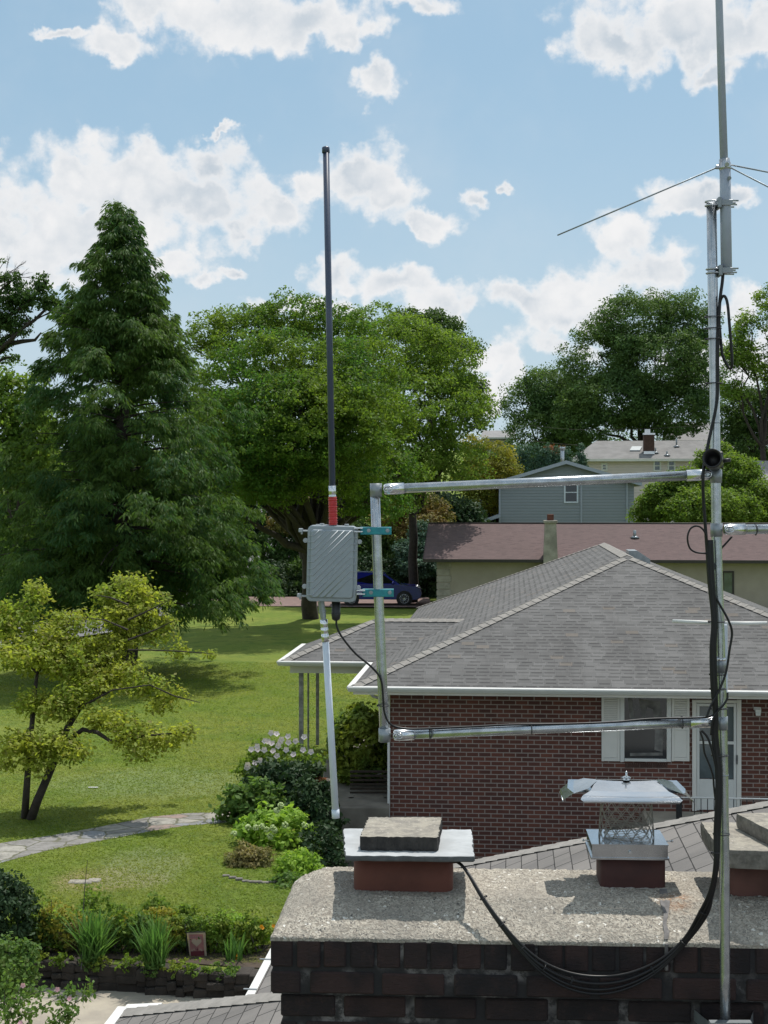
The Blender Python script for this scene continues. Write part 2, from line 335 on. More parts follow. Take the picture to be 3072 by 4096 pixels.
base = t.mix(t.ss(ve.outputs['Distance'], .015, .045, 1, 0), base, (.10, .10, .06))
setp(t, col=base, rough=.9); bump(t, t.ss(ve.outputs['Distance'], 0, .06), .6, .02)

# ------------------------------------------------------------------ mesh builder
def noise3(p, f, seed=0):
    r = np.random.default_rng(seed); o = np.zeros(len(p))
    for k in range(6):
        d = r.normal(size=3); d /= np.linalg.norm(d); ff = f * r.uniform(.6, 1.6)
        o += np.sin(p @ d * ff * 6.283 + r.uniform(0, 6.28))
    return o / 6
class MB:
    def __init__(s): s.v = []; s.f = []; s.sm = []
    def add(s, vs, fs, smooth=False):
        o = len(s.v); s.v += [tuple(q) for q in vs]; s.f += [tuple(i + o for i in f) for f in fs]; s.sm += [smooth] * len(fs); return s
    def poly(s, *pts): return s.add(pts, [tuple(range(len(pts)))])
    def box(s, x0, y0, z0, x1, y1, z1, M=None, bev=0.0):
        if bev > 0: return s.bevbox(x0, y0, z0, x1, y1, z1, bev, M)
        vs = [Vector((x, y, z)) for z in (z0, z1) for y in (y0, y1) for x in (x0, x1)]
        if M is not None: vs = [M @ q for q in vs]
        return s.add(vs, [(0, 2, 3, 1), (4, 5, 7, 6), (0, 1, 5, 4), (1, 3, 7, 5), (3, 2, 6, 7), (2, 0, 4, 6)])
    def bevbox(s, x0, y0, z0, x1, y1, z1, b, M=None):
        import itertools
        c = ((x0 + x1) / 2, (y0 + y1) / 2, (z0 + z1) / 2); hx = ((x1 - x0) / 2, (y1 - y0) / 2, (z1 - z0) / 2)
        b = min(b, min(hx) * .9); idx = {}; vs = []
        for sg in itertools.product((-1, 1), repeat=3):
            for a in range(3):
                q = [c[i] + sg[i] * (hx[i] - (0 if i == a else b)) for i in range(3)]
                idx[(sg, a)] = len(vs); vs.append(Vector(q))
        if M is not None: vs = [M @ q for q in vs]
        fs = []
        for a in range(3):
            for sa in (-1, 1):
                o = [i for i in range(3) if i != a]; cyc = [(-1, -1), (1, -1), (1, 1), (-1, 1)]; f = []
                for (p, q) in cyc:
                    sg = [0, 0, 0]; sg[a] = sa; sg[o[0]] = p; sg[o[1]] = q; f.append(idx[(tuple(sg), a)])
                if (sa > 0) == (a == 1): f.reverse()
                fs.append(f)
        for a in range(3):
            o = [i for i in range(3) if i != a]
            for p in (-1, 1):
                for q in (-1, 1):
                    s0 = [0, 0, 0]; s0[o[0]] = p; s0[o[1]] = q; s1 = list(s0); s0[a] = -1; s1[a] = 1
                    f = [idx[(tuple(s0), o[0])], idx[(tuple(s1), o[0])], idx[(tuple(s1), o[1])], idx[(tuple(s0), o[1])]]
                    fs.append(f)
        for sg in itertools.product((-1, 1), repeat=3): fs.append([idx[(sg, 0)], idx[(sg, 1)], idx[(sg, 2)]])
        s.add(vs, fs); s.fix = True; return s
    def tube(s, pts, r, n=10, cap=True, smooth=True):
        pts = [Vector(p) for p in pts]; rs = r if isinstance(r, (list, tuple)) else [r] * len(pts)
        vs = []; prev = None
        for i, p in enumerate(pts):
            a = pts[max(0, i - 1)]; b = pts[min(len(pts) - 1, i + 1)]; t = (b - a).normalized()
            if prev is None:
                u = t.cross(Vector((0, 0, 1)));
                if u.length < .05: u = t.cross(Vector((0, 1, 0)))
                u.normalize()
            else: u = (prev - t * prev.dot(t)).normalized()
            prev = u; w_ = t.cross(u)
            for k in range(n):
                an = 2 * math.pi * k / n; vs.append(p + (u * math.cos(an) + w_ * math.sin(an)) * rs[i])
        fs = []
        for i in range(len(pts) - 1):
            for k in range(n): a = i * n + k; b = i * n + (k + 1) % n; fs.append((a, b, b + n, a + n))
        s.add(vs, fs, smooth)
        if cap:
            m = len(vs) - n; o = len(s.v) - len(vs)
            s.f.append(tuple(o + k for k in range(n))[::-1]); s.f.append(tuple(o + m + k for k in range(n))); s.sm += [False, False]
        return s
    def ball(s, c, r, seg=10, rings=6, sc=(1, 1, 1)):
        c = Vector(c); vs = [c + Vector((0, 0, r * sc[2]))]
        for i in range(1, rings):
            th = math.pi * i / rings
            for k in range(seg):
                a = 2 * math.pi * k / seg; vs.append(c + Vector((r * sc[0] * math.sin(th) * math.cos(a), r * sc[1] * math.sin(th) * math.sin(a), r * sc[2] * math.cos(th))))
        vs.append(c - Vector((0, 0, r * sc[2]))); fs = []
        for k in range(seg): fs.append((0, 1 + k, 1 + (k + 1) % seg))
        for i in range(rings - 2):
            for k in range(seg): a = 1 + i * seg + k; b = 1 + i * seg + (k + 1) % seg; fs.append((a, a + seg, b + seg, b))
        m = len(vs) - 1
        for k in range(seg): fs.append((m, m - seg + (k + 1) % seg, m - seg + k))
        return s.add(vs, fs, True)
    def prism(s, pts, vec):
        """closed outline pts extruded along vec"""
        pts = [Vector(p) for p in pts]; vec = Vector(vec); n = len(pts)
        vs = pts + [p + vec for p in pts]
        fs = [tuple(range(n))[::-1], tuple(range(n, 2 * n))] + [(i, (i + 1) % n, (i + 1) % n + n, i + n) for i in range(n)]
        s.add(vs, fs); s.fix = True; return s

FR = {}
def link(name, me, parent):
    o = bpy.data.objects.new(name, me); COL.objects.link(o)
    if parent is not None: o.parent = parent
    return o
def obj(name, mb, m, parent=None, local=False, org=None):
    """links mesh as one object; coordinates are world unless local"""
    vs = mb.v
    if parent is not None and not local:
        p = parent
        while p.name not in FR and p.parent is not None: p = p.parent
        Mi = FR[p.name].inverted(); vs = [tuple(Mi @ Vector(q)) for q in vs]
    if parent is None:
        org = Vector(org) if org is not None else Vector(vs[0]); vs = [(q[0] - org.x, q[1] - org.y, q[2] - org.z) for q in vs]
    me = bpy.data.meshes.new(name); me.from_pydata(vs, [], mb.f); me.polygons.foreach_set('use_smooth', mb.sm)
    if getattr(mb, 'fix', False):
        import bmesh; bm = bmesh.new(); bm.from_mesh(me); bmesh.ops.recalc_face_normals(bm, faces=bm.faces); bm.to_mesh(me); bm.free()
    uv = me.uv_layers.new(name='UVMap'); dat = np.zeros((len(me.loops), 2))
    co = np.array(vs); ext = parent
    for p in me.polygons:
        nn = p.normal
        if abs(nn.z) > .995: h = Vector((1, 0, 0)); vv = Vector((0, 1, 0))
        else: h = Vector((0, 0, 1)).cross(nn).normalized(); vv = nn.cross(h)
        for li in p.loop_indices:
            q = Vector(vs[me.loops[li].vertex_index]); dat[li] = (q.dot(h), q.dot(vv))
    uv.data.foreach_set('uv', dat.ravel())
    me.materials.append(MATS[m] if isinstance(m, str) else m)
    o = link(name, me, parent)
    if parent is None: o.location = org; FR[o.name] = Matrix.Translation(org)
    return o
def thing(name, label, cat, loc=(0, 0, 0), yaw=0.0, group=None):
    o = bpy.data.objects.new(name, None); COL.objects.link(o); o.empty_display_size = .2
    o.location = loc; o.rotation_euler = (0, 0, yaw); o['label'] = label; o['category'] = cat
    if group: o['group'] = group
    FR[o.name] = Matrix.Translation(Vector(loc)) @ Matrix.Rotation(yaw, 4, 'Z'); return o
def tag(o, label, cat, group=None):
    o['label'] = label; o['category'] = cat
    if group: o['group'] = group
    return o
def struct(o): o['kind'] = 'structure'; return o
def quadmesh(name, V, m, parent=None, org=(0, 0, 0), per=4):
    """V: (N*per,3) array of loose quads/tris in world coords"""
    V = np.asarray(V, dtype=np.float64) - np.array(org); n = len(V) // per
    me = bpy.data.meshes.new(name); me.vertices.add(len(V)); me.vertices.foreach_set('co', V.ravel().astype(np.float32))
    me.loops.add(n * per); me.loops.foreach_set('vertex_index', np.arange(n * per, dtype=np.int32))
    me.polygons.add(n); me.polygons.foreach_set('loop_start', np.arange(0, n * per, per, dtype=np.int32)); me.polygons.foreach_set('loop_total', np.full(n, per, dtype=np.int32))
    me.update(calc_edges=True); me.materials.append(MATS[m]); o = link(name, me, parent)
    if parent is None: o.location = org
    return o
def unit(a): return a / (np.linalg.norm(a, axis=-1, keepdims=True) + 1e-9)
def rhombs(C, size, up=0.5, out=None, asp=.55, jit=.35):
    n = len(C); N = unit(rng.normal(size=(n, 3)) + np.array([0, 0, up]) + (0 if out is None else out))
    T = unit(np.cross(N, rng.normal(size=(n, 3)))); B = np.cross(N, T)
    sz = (size * (1 + jit * rng.uniform(-1, 1, n)))[:, None]
    a = C + T * sz * .5; b = C + B * sz * .5 * asp; c = C - T * sz * .5; d = C - B * sz * .5 * asp
    return np.stack([a, b, c, d], 1).reshape(-1, 3)
def sph(n):
    return unit(rng.normal(size=(n, 3)))
def foliage(lobes, ncl, per, cr, leaf, gap=0.0, gf=.35, shell=.55, up=.6, seed=1, flat=.55):
    """leaf clumps spread through ellipsoid lobes; returns quads and clump centres"""
    vol = np.array([l[3] * l[4] * l[5] for l in lobes]) ** .75; vol /= vol.sum(); cs = []; os_ = []
    for l, q in zip(lobes, vol):
        n = max(3, int(ncl * q)); d = sph(n); r = shell + (1 - shell) * rng.uniform(0, 1, n) ** .6
        r *= 1 + .24 * noise3(d * 2.0, .8, seed + 5) + .12 * noise3(d * 5.0, .8, seed + 6)
        cs.append(np.array(l[:3]) + d * r[:, None] * np.array(l[3:6])); os_.append(d)
    C = np.concatenate(cs); O = np.concatenate(os_)
    if gap > 0:
        keep = noise3(C, gf, seed) > (-.5 + gap); C = C[keep]; O = O[keep]
    n = len(C); idx = np.repeat(np.arange(n), per); d = sph(n * per); rr = rng.uniform(.2, 1, n * per) ** .6
    cs_ = (cr * rng.uniform(.6, 1.4, n))[idx]
    P = C[idx] + d * (rr * cs_)[:, None] * np.array([1, 1, flat])
    out = O[idx] * .5 + d * .35
    return rhombs(P, leaf, up, out), C
def limb(mb, a, b, r0, r1, sag=0.0, kink=.12, n=5):
    a = Vector(a); b = Vector(b); L_ = (b - a).length; pts = []; rs = []
    for i in range(n + 1):
        t_ = i / n; p = a.lerp(b, t_)
        if 0 < i < n: p += Vector((random.uniform(-1, 1), random.uniform(-1, 1), random.uniform(-.6, .6))) * L_ * kink * .5
        p.z += sag * math.sin(math.pi * t_); pts.append(p); rs.append(r0 + (r1 - r0) * t_)
    mb.tube(pts, rs, 7, False)
    return pts
def tree(name, label, base, lobes, leafm, ncl, per, cr, leaf, trunk_r=.25, fork=None, bark='bark', gap=0., gf=.35, shell=.55, up=.6, seed=1, group=None, cat='tree', limbs=True, tw=60, flat=.55):
    """lobes: (px,py,D,rx_px,ry_px[,rdepth_m]) ; base: world point"""
    base = Vector(base); th = thing(name, label, cat, base, 0, group); LW = []
    for l in lobes:
        c = at(l[0], l[1], l[2]); k = l[2] / F; rd = l[5] if len(l) > 5 else .8 * l[3] * k; LW.append((c.x, c.y, c.z, l[3] * k, rd, l[4] * k))
    Q, C = foliage(LW, ncl, per, cr, leaf, gap, gf, shell, up, seed, flat)
    quadmesh('crown', Q - np.array(base), leafm, th)
    if limbs:
        mb = MB(); fork = Vector(fork) if fork is not None else base + Vector((0, 0, (np.mean([l[2] for l in LW]) - base.z) * .45))
        pts = limb(mb, base - Vector((0, 0, .2)), fork, trunk_r, trunk_r * .72, 0, .05, 4)
        for l in LW:
            e = Vector(l[:3]); p2 = limb(mb, fork, e, trunk_r * .5, trunk_r * .14, 0, .12, 5)
            cc = [c for c in C[rng.permutation(len(C))[:400]] if (Vector(c) - e).length < max(l[3:6]) * 1.1][:max(2, tw // len(LW))]
            for c in cc: limb(mb, p2[random.choice((3, 4, 5))], c, trunk_r * .12, trunk_r * .03, 0, .1, 3)
        obj('trunk', mb, bark, th)
    return th
# ================================================================== own chimney
TH = -R(3.0)
CHO = at(1082, 3752, 6.2)
chim = thing('chimney', 'soot-blackened brick chimney in the foreground with a pale gritty concrete crown', 'chimney', CHO, TH)
CM = FR[chim.name]; CL = CM.inverted()
CW, CD = 2.75, .80
mb = MB(); rr_ = random.Random(3)
def course(z1, z0, inset, L_, gap, start, mb=mb):
    x = inset - start
    while x < CW - inset:
        a = max(x, inset); b = min(x + L_ + rr_.uniform(-.006, .006), CW - inset)
        if b - a > .02:
            j = rr_.uniform(-.004, .004)
            mb.bevbox(a, inset + j, z0 + rr_.uniform(0, .004), b, inset + .1, z1 - rr_.uniform(0, .004), .006)
        x += L_ + gap
    y = inset + .115                       # left flank
    while y < CD - inset - .02:
        b = min(y + L_, CD - inset); mb.bevbox(inset + rr_.uniform(-.003, .003), y, z0, inset + .1, b, z1, .006); y += L_ + gap
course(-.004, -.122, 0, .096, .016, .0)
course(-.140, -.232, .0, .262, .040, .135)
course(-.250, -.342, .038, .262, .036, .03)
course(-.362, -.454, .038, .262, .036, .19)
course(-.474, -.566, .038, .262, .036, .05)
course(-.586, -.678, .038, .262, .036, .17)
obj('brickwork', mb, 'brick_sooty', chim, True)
mb = MB(); mb.box(.008, .010, -.236, CW - .01, CD - .01, -.006); mb.box(.046, .048, -3.2, CW - .05, CD - .05, -.238)
for (px, py, w_, h_) in ((2670, 3860, 12, 60), (2440, 3900, 14, 45), (1625, 3800, 14, 30), (1880, 3870, 10, 20)):   # raised smears of mortar
    p = CL @ at(px, py, 6.19); mb.bevbox(p.x - w_ * .001, p.y - .02, p.z - h_ * .001, p.x + w_ * .001, p.y + .03, p.z + h_ * .001, .008)
obj('mortar', mb, 'mortar_sooty', chim, True)
# crown as a height field
nx, ny = 330, 120; X, Y = np.meshgrid(np.linspace(0, 1, nx) * CW, np.linspace(0, 1, ny) * CD)
def sstep(a, b, v): v = np.clip((v - a) / (b - a), 0, 1); return v * v * (3 - 2 * v)
def crown_h(X, Y):
    f = np.minimum(1, Y / .25) ** .8; l = np.minimum(1, X / .17) ** .6; b = np.clip((CD - Y) / .07, 0, 1) ** .5
    return .118 * np.minimum(np.minimum(f, l), b) * (f * .1 + .9)
P2 = np.stack([X.ravel(), Y.ravel(), np.zeros(X.size)], 1)
H = crown_h(X, Y).ravel() + .004 * noise3(P2, 3, 1) + .0022 * noise3(P2, 14, 2) + .0016 * rng.normal(size=X.size) + .0015 * noise3(P2, 40, 4)
xx = P2[:, 0] + .004 * noise3(P2, 9, 8) * (np.minimum(P2[:, 0], .1) * 10 < .5); yy = P2[:, 1] + .004 * noise3(P2, 6, 9) * (P2[:, 1] < .02)
mb = MB(); V = [(xx[i], yy[i], max(H[i], .0)) for i in range(len(H))]
fs = [(j * nx + i, j * nx + i + 1, (j + 1) * nx + i + 1, (j + 1) * nx + i) for j in range(ny - 1) for i in range(nx - 1)]
mb.add(V, fs, True)
edge = [i for i in range(nx)]; lo = [(V[i][0], V[i][1], -.012) for i in edge]; o = len(mb.v)
mb.v += lo; mb.f += [(i, o + i, o + i + 1, i + 1) for i in range(nx - 1)]; mb.sm += [False] * (nx - 1)
edge = [j * nx for j in range(ny)]; lo = [(V[i][0], V[i][1], -.012) for i in edge]; o = len(mb.v)
mb.v += lo; mb.f += [(edge[j + 1], o + j + 1, o + j, edge[j]) for j in range(ny - 1)]; mb.sm += [False] * (ny - 1)
obj('crown', mb, 'crown_concrete', chim, True)
# sealed crack running over crown and brick edge
pts = []
for (px, py, wd) in ((2652, 3560, 14), (2660, 3610, 20), (2664, 3660, 9), (2658, 3700, 7), (2668, 3735, 10), (2664, 3762, 7)):
    q = CL @ at(px, py, 6.3); org = CL @ Vector((0, 0, CZ)); d = (q - org)
    tt = 1.0
    for k in range(60):
        pt = org + d * tt; hh = float(crown_h(np.array([pt.x]), np.array([max(pt.y, 0)]))[0]) if pt.y > 0 else 0
        tt += (pt.z - hh) * .25
    pts.append((pt.x, pt.y, hh + .006, wd * .0011))
mb = MB(); V = []; 
for (a, b, c, d) in pts: V += [(a - d, b, c), (a + d, b, c)]
mb.add(V, [(2 * i, 2 * i + 1, 2 * i + 3, 2 * i + 2) for i in range(len(pts) - 1)])
a, b, c, d = pts[-1]; mb.bevbox(a - d, -.006, -.11, a + d * .9, .004, .004, .004)
simple('sealant', (.17, .16, .155), .8, 0, var=.4, scale=30)
obj('crack_sealant', mb, 'sealant', chim, True)
# flues
def rrect(x0, y0, x1, y1, r, n=5):
    out = []
    for (cx, cy, a0) in ((x1 - r, y0 + r, -90), (x1 - r, y1 - r, 0), (x0 + r, y1 - r, 90), (x0 + r, y0 + r, 180)):
        for k in range(n + 1): a = R(a0 + 90 * k / n); out.append((cx + r * math.cos(a), cy + r * math.sin(a)))
    return out
def flue(x0, y0, x1, y1, z0, z1, r, m, wall=.018):
    o_ = rrect(x0, y0, x1, y1, r); i_ = rrect(x0 + wall, y0 + wall, x1 - wall, y1 - wall, max(.005, r - wall)); n = len(o_); mb = MB()
    vs = [(p[0], p[1], z) for z in (z0, (z0 + z1) / 2, z1) for p in o_] + [(p[0], p[1], z1) for p in i_] + [(p[0], p[1], z0) for p in i_]
    fs = []
    for k in range(4):
        for i in range(n): fs.append((k * n + i, k * n + (i + 1) % n, (k + 1) * n + (i + 1) % n, (k + 1) * n + i))
    mb.add(vs, fs, True); o = obj('flue', mb, m, chim, True); return o
def loc(px, py, D): return CL @ at(px, py, D)
f1 = loc(1412, 3600, 6.5); f1b = loc(1812, 3600, 6.5); ZS = 4.712 - CHO.z
flue(f1.x, f1.y, f1b.x, f1.y + .33, .04, ZS, .05, 'clay_flue')['label'] = 'wide round-cornered orange-brown clay flue under the white slate'
f2 = loc(2402, 3540, 6.56); f2b = loc(2662, 3540, 6.56)
flue(f2.x, f2.y, f2b.x, f2.y + .23, .04, 4.71 - CHO.z, .025, 'clay_flue_dark')['label'] = 'dark red clay flue under the metal cap'
f3 = loc(2922, 3590, 6.42)
flue(f3.x, f3.y, f3.x + .44, f3.y + .33, .04, ZS, .04, 'clay_flue_pale')['label'] = 'pale orange clay flue under the stone slabs'
# mortar fillets round the flues
for (a, b, n_) in ((f2, f2b, 18), (f1, f1b, 14)):
    mb = MB()
    for i in range(n_):
        x = a.x + (b.x - a.x) * (i + .5) / n_; mb.ball((x, a.y - .004, .112 if a is f2 else .106), .012, 6, 4, (1.6, .8, rr_.uniform(.3, .8)))
    obj('mortar_fillet', mb, 'mortar_pale', chim, True)

def slab(name, label, outline, z0, z1, m, rough=.004, seed=1, seg=.02, edge=None):
    """irregular slab: outline (world xy) subdivided and roughened"""
    r = random.Random(seed); pts = []
    for i in range(len(outline)):
        a = Vector((*outline[i], 0)); b = Vector((*outline[(i + 1) % len(outline)], 0)); n = max(1, int((b - a).length / seg))
        nn = Vector(((b - a).y, -(b - a).x, 0)).normalized()
        for k in range(n): pts.append(a.lerp(b, k / n) + nn * r.uniform(-rough, rough))
    c = sum(pts, Vector()) / len(pts); n = len(pts); th_ = thing(name, label, 'slab', (c.x, c.y, z0)); mb = MB(); rings = []
    prof = ((.985, z0), (1.0, z0 + .25 * (z1 - z0)), (1.0, z0 + .8 * (z1 - z0)), (.99, z1)); vs = []
    for (s_, z) in prof: vs += [(c.x + (p.x - c.x) * s_ + r.uniform(-1, 1) * rough * .4, c.y + (p.y - c.y) * s_ + r.uniform(-1, 1) * rough * .4, z + r.uniform(-1, 1) * rough * .3) for p in pts]
    fs = [(k * n + i, k * n + (i + 1) % n, (k + 1) * n + (i + 1) % n, (k + 1) * n + i) for k in range(3) for i in range(n)]
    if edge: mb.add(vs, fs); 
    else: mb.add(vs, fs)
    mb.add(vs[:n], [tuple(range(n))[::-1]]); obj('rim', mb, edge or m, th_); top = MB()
    top.add([vs[3 * n + i] for i in range(n)] + [(c.x, c.y, z1)], [(i, (i + 1) % n, n) for i in range(n)]); obj('top_face', top, m, th_); return th_
def wxy(px, py, D): p = at(px, py, D); return (p.x, p.y)
slab('flue_cover_slab', 'thin whitish slate laid flat over the left orange clay flue', [wxy(1380, 3423, 6.38), wxy(1898, 3408, 6.36), wxy(1887, 3314, 6.88), wxy(1373, 3316, 6.90)], 4.716, 4.740, 'slate_white', .004, 3, .03, 'slate_edge')
slab('weight_slab', 'small rough concrete block weighing down the thin whitish slate', [wxy(1441, 3345, 6.47), wxy(1752, 3343, 6.45), wxy(1768, 3266, 6.86), wxy(1473, 3270, 6.86)], 4.742, 4.802, 'slab_concrete', .004, 5, .012, 'slab_soot_shade')
slab('flue_cover_slab', 'thick chipped stone slab on the right clay flue, beneath a second slab', [wxy(2880, 3395, 6.26), (2.1, 6.16), (2.15, 6.72), wxy(2800, 3306, 6.80)], 4.716, 4.794, 'slab_concrete', .004, 7, .035, 'slab_side')
slab('weight_slab', 'upper stone slab lying across the thick slab at the right edge', [(1.655, 6.30), (2.2, 6.2), (2.2, 6.75), (1.59, 6.66)], 4.797, 4.862, 'slab_concrete', .002, 9, .04, 'slab_side')

# metal chimney cap
cap = thing('spark_arrester', 'shiny metal chimney cap with bent lid and wire mesh over the middle flue', 'chimney cap', (1.09, 6.66, 4.70), TH)
cx, cy = 1.095, 6.665
M0 = Matrix.Translation((cx, cy, 0)) @ Matrix.Rotation(TH, 4, 'Z')
mb = MB(); mb.box(-.166, -.145, 4.688, .166, .145, 4.750, M0); mb.box(-.172, -.150, 4.688, .172, .150, 4.697, M0); mb.box(-.169, -.147, 4.7505, .169, .147, 4.755, M0)
bp = obj('base_collar', mb, 'steel_sheet', cap)
mb = MB(); mb.tube([M0 @ Vector((0, -.146, 4.722)), M0 @ Vector((0, -.158, 4.722))], .007, 6); obj('screw', mb, 'chrome', cap)
for sx_ in (-1, 1): mb = MB(); mb.tube([M0 @ Vector((sx_ * .16, -.05, 4.748)), M0 @ Vector((sx_ * .20, -.05, 4.75))], .0035, 6); mb.tube([M0 @ Vector((sx_ * .195, -.05, 4.75)), M0 @ Vector((sx_ * .202, -.05, 4.75))], .006, 6); obj('screw', mb, 'chrome', cap)
mb = MB(); mr = random.Random(4)
def meshr(z): return (.112 + .012 * (4.95 - z) / .2, .095)
for dr in (1, -1):
    for k in range(17):
        a0 = 2 * math.pi * k / 17; pts = []
        for i in range(9):
            z = 4.757 + .225 * i / 8; a = a0 + dr * i * 2 * math.pi / 17 * .5; rx, ry = meshr(z)
            q = (abs(math.cos(a)) ** 2.5 + abs(math.sin(a)) ** 2.5) ** -.4
            pts.append(M0 @ Vector((rx * q * math.cos(a), ry * q * math.sin(a), z + mr.uniform(-.003, .003))))
        mb.tube(pts, .0019, 4, False)
obj('wire_mesh', mb, 'steel_wire', cap)
mb = MB()
for k in range(14):
    z = 4.762 + k * .0065; pts = [M0 @ Vector((.095 * math.cos(a) * (1 + .1 * mr.uniform(-1, 1)), .08 * math.sin(a), z + .012 * math.sin(a + k * .4) + .002 * mr.uniform(-1, 1))) for a in [2 * math.pi * i / 24 for i in range(25)]]
    mb.tube(pts, .0013, 4, False)
obj('wire_coil', mb, 'steel_wire', cap)
# lid: raised pan with a bent flap on each side
def lidp(x, y, z): return M0 @ Vector((x, y, z))
mb = MB(); zt = 5.012
rows = [(-.212, 4.957, .212), (-.206, 4.964, .222), (-.175, 4.971, .213), (-.172, 4.975, .210), (-.13, 4.988, .172), (0, zt, .135)]
for i in range(len(rows) - 1):
    (y0, z0, w0), (y1, z1, w1) = rows[i], rows[i + 1]; n = 10
    V = [lidp(-w0 + 2 * w0 * k / n, y0, z0 - .004 * math.sin(math.pi * k / n)) for k in range(n + 1)] + [lidp(-w1 + 2 * w1 * k / n, y1, z1 - .003 * math.sin(math.pi * k / n)) for k in range(n + 1)]
    mb.add(V, [(k, k + 1, n + 2 + k, n + 1 + k) for k in range(n)], True)
mb.prism([lidp(-.212, -.2125, 4.957), lidp(.212, -.2125, 4.957), lidp(.208, -.211, 4.950), lidp(-.208, -.211, 4.950)], (0, .002, 0))
mb.add([lidp(-.11, 0, zt), lidp(.11, 0, zt), lidp(.165, .125, 4.992), lidp(-.165, .125, 4.992), lidp(.20, .21, 4.962), lidp(-.20, .21, 4.962)], [(0, 1, 2, 3), (3, 2, 4, 5)])
mb.prism([lidp(-.25, -.09, 4.972), lidp(.25, -.09, 4.972), lidp(.265, .0, 4.972), lidp(.25, .17, 4.978), (lidp(-.25, .17, 4.978)), lidp(-.265, .0, 4.972)], (0, 0, .002))
lid = obj('lid', mb, 'steel_sheet', cap)
for s_ in (-1, 1):
    mb = MB(); n = 5
    for a, b in (((.135, -.02, zt - .002, .02), (.180, -.11, 4.994, .13)), ((.180, -.11, 4.994, .13), (.245, -.115, 4.972, .155)), ((.245, -.115, 4.972, .155), (.288, -.085, 4.938, .145)), ((.288, -.085, 4.938, .145), (.290, -.08, 4.930, .14))):
        mb.add([lidp(s_ * a[0], a[1], a[2]), lidp(s_ * a[0], a[3], a[2]), lidp(s_ * b[0], b[3], b[2]), lidp(s_ * b[0], b[1], b[2])], [(0, 1, 2, 3)])
    mb.tube([lidp(s_ * .290, -.08, 4.930), lidp(s_ * .290, .14, 4.930)], .003, 6)
    obj('side_flap', mb, 'steel_sheet', cap)
mb = MB(); p = lidp(0, 0, zt); mb.tube([p, p + Vector((0, 0, .004))], .016, 12); mb.tube([p, p + Vector((0, 0, .036))], .0045, 8); mb.tube([p + Vector((0, 0, .008)), p + Vector((0, 0, .016))], .011, 6)
mb.ball(p + Vector((0, 0, .036)), .005); mb.tube([p + Vector((-.02, 0, .01)), p + Vector((0, 0, .018)), p + Vector((.02, 0, .009))], .004, 6)
obj('wing_nut', mb, 'chrome', cap)

# ================================================================== mast and side frame
DM = 6.0
def mp(px, py, d=0.0): return at(px, py, DM + d)
mast_px = [(2901, 4092), (2900, 3900), (2898, 3450), (2893, 3100), (2884, 2750), (2875, 2450), (2866, 2150), (2861, 1800), (2857, 1500), (2851, 1150), (2846, 815)]
def mx(py):
    for (a, b) in zip(mast_px, mast_px[1:]):
        if b[1] <= py <= a[1]: return b[0] + (a[0] - b[0]) * (py - b[1]) / (a[1] - b[1])
    return mast_px[0][0] if py > 4000 else mast_px[-1][0]
mast = thing('antenna_mast', 'tall galvanised steel mast pipe bolted to the chimney face at right', 'mast', mp(2901, 4092))
mb = MB(); mb.tube([mp(x, y) for x, y in mast_px], .0205, 20); obj('pipe', mb, 'galv', mast)
for y0, y1, r_ in ((4085, 4092, .0215), (2630, 2690, .0218), (3098, 3102, .0213), (1690, 1694, .0212)): mb = MB(); mb.tube([mp(mx(y0), y0), mp(mx(y1), y1)], r_, 20); obj('pipe_joint', mb, 'galv_dull', mast)
brk = MB()
p0 = mp(2826, 4068, .02); p1 = mp(2990, 4130, .02); brk.bevbox(p0.x, 5.975, p1.z - .1, p1.x, 5.979, p0.z, .001)
brk.box(p0.x, 5.945, p0.z, p1.x, 5.979, p0.z + .003)
for x0 in (2762, 3018):
    a = at(x0, 4045, 6.2); brk.bevbox(a.x - .021, a.y - .004, a.z - .021, a.x + .021, a.y + .001, a.z + .021, .001)
    b = Vector((p0.x if x0 < 2900 else p1.x, 5.98, p0.z - .02)); brk.prism([Vector((a.x, a.y - .003, a.z - .02)), Vector((a.x, a.y - .003, a.z + .02)), b + Vector((0, 0, .015)), b - Vector((0, 0, .05))], (0, .003, 0))
bo = obj('wall_bracket', brk, 'galv_dull', mast)
for px in (2853, 2952): mb = MB(); p = mp(px, 4090, -.02); mb.tube([p, p + Vector((0, -.03, 0))], .006, 8); mb.tube([p + Vector((0, -.005, 0)), p + Vector((0, -.014, 0))], .011, 6); obj('bolt', mb, 'chrome', bo)
for x0 in (2757, 3022): a = at(x0, 4046, 6.19); mb = MB(); mb.tube([a, a + Vector((0, -.007, 0))], .0085, 12); obj('anchor', mb, 'iron', bo)

def fitting(parent, post, rail, rdir, L_=.085, name='rail_fitting'):
    """collar round the post and slotted sleeve over the rail, with its bolt"""
    mb = MB(); mb.tube([post - Vector((0, 0, .027)), post + Vector((0, 0, .027))], .0243, 20); f_ = obj(name, mb, 'galv_dull', parent)
    mb = MB(); a = rail; b = rail + rdir * L_; mb.tube([a, a + rdir * .004, a + rdir * .02, b], [.017, .021, .0232, .0232], 18); obj('sleeve', mb, 'chrome', f_)
    mb = MB(); c = rail + rdir * .012 + Vector((0, -.0235, 0)); pts = []
    u = rdir; v_ = Vector((0, 0, 1))
    for k in range(25):
        an = 2 * math.pi * k / 24; pts.append(c + u * (math.cos(an) * .012 + (.012 if math.cos(an) > 0 else 0)) + v_ * math.sin(an) * .011)
    mb.tube(pts, .0028, 6, False); obj('slot_rim', mb, 'chrome', f_)
    mb = MB(); mb.tube([c + u * .006, c + u * .006 + Vector((0, -.006, 0))], .0075, 6); mb.tube([c + u * .006 + Vector((0, -.006, 0)), c + u * .006 + Vector((0, -.012, 0))], .004, 8); obj('bolt', mb, 'galv', f_)
    return f_
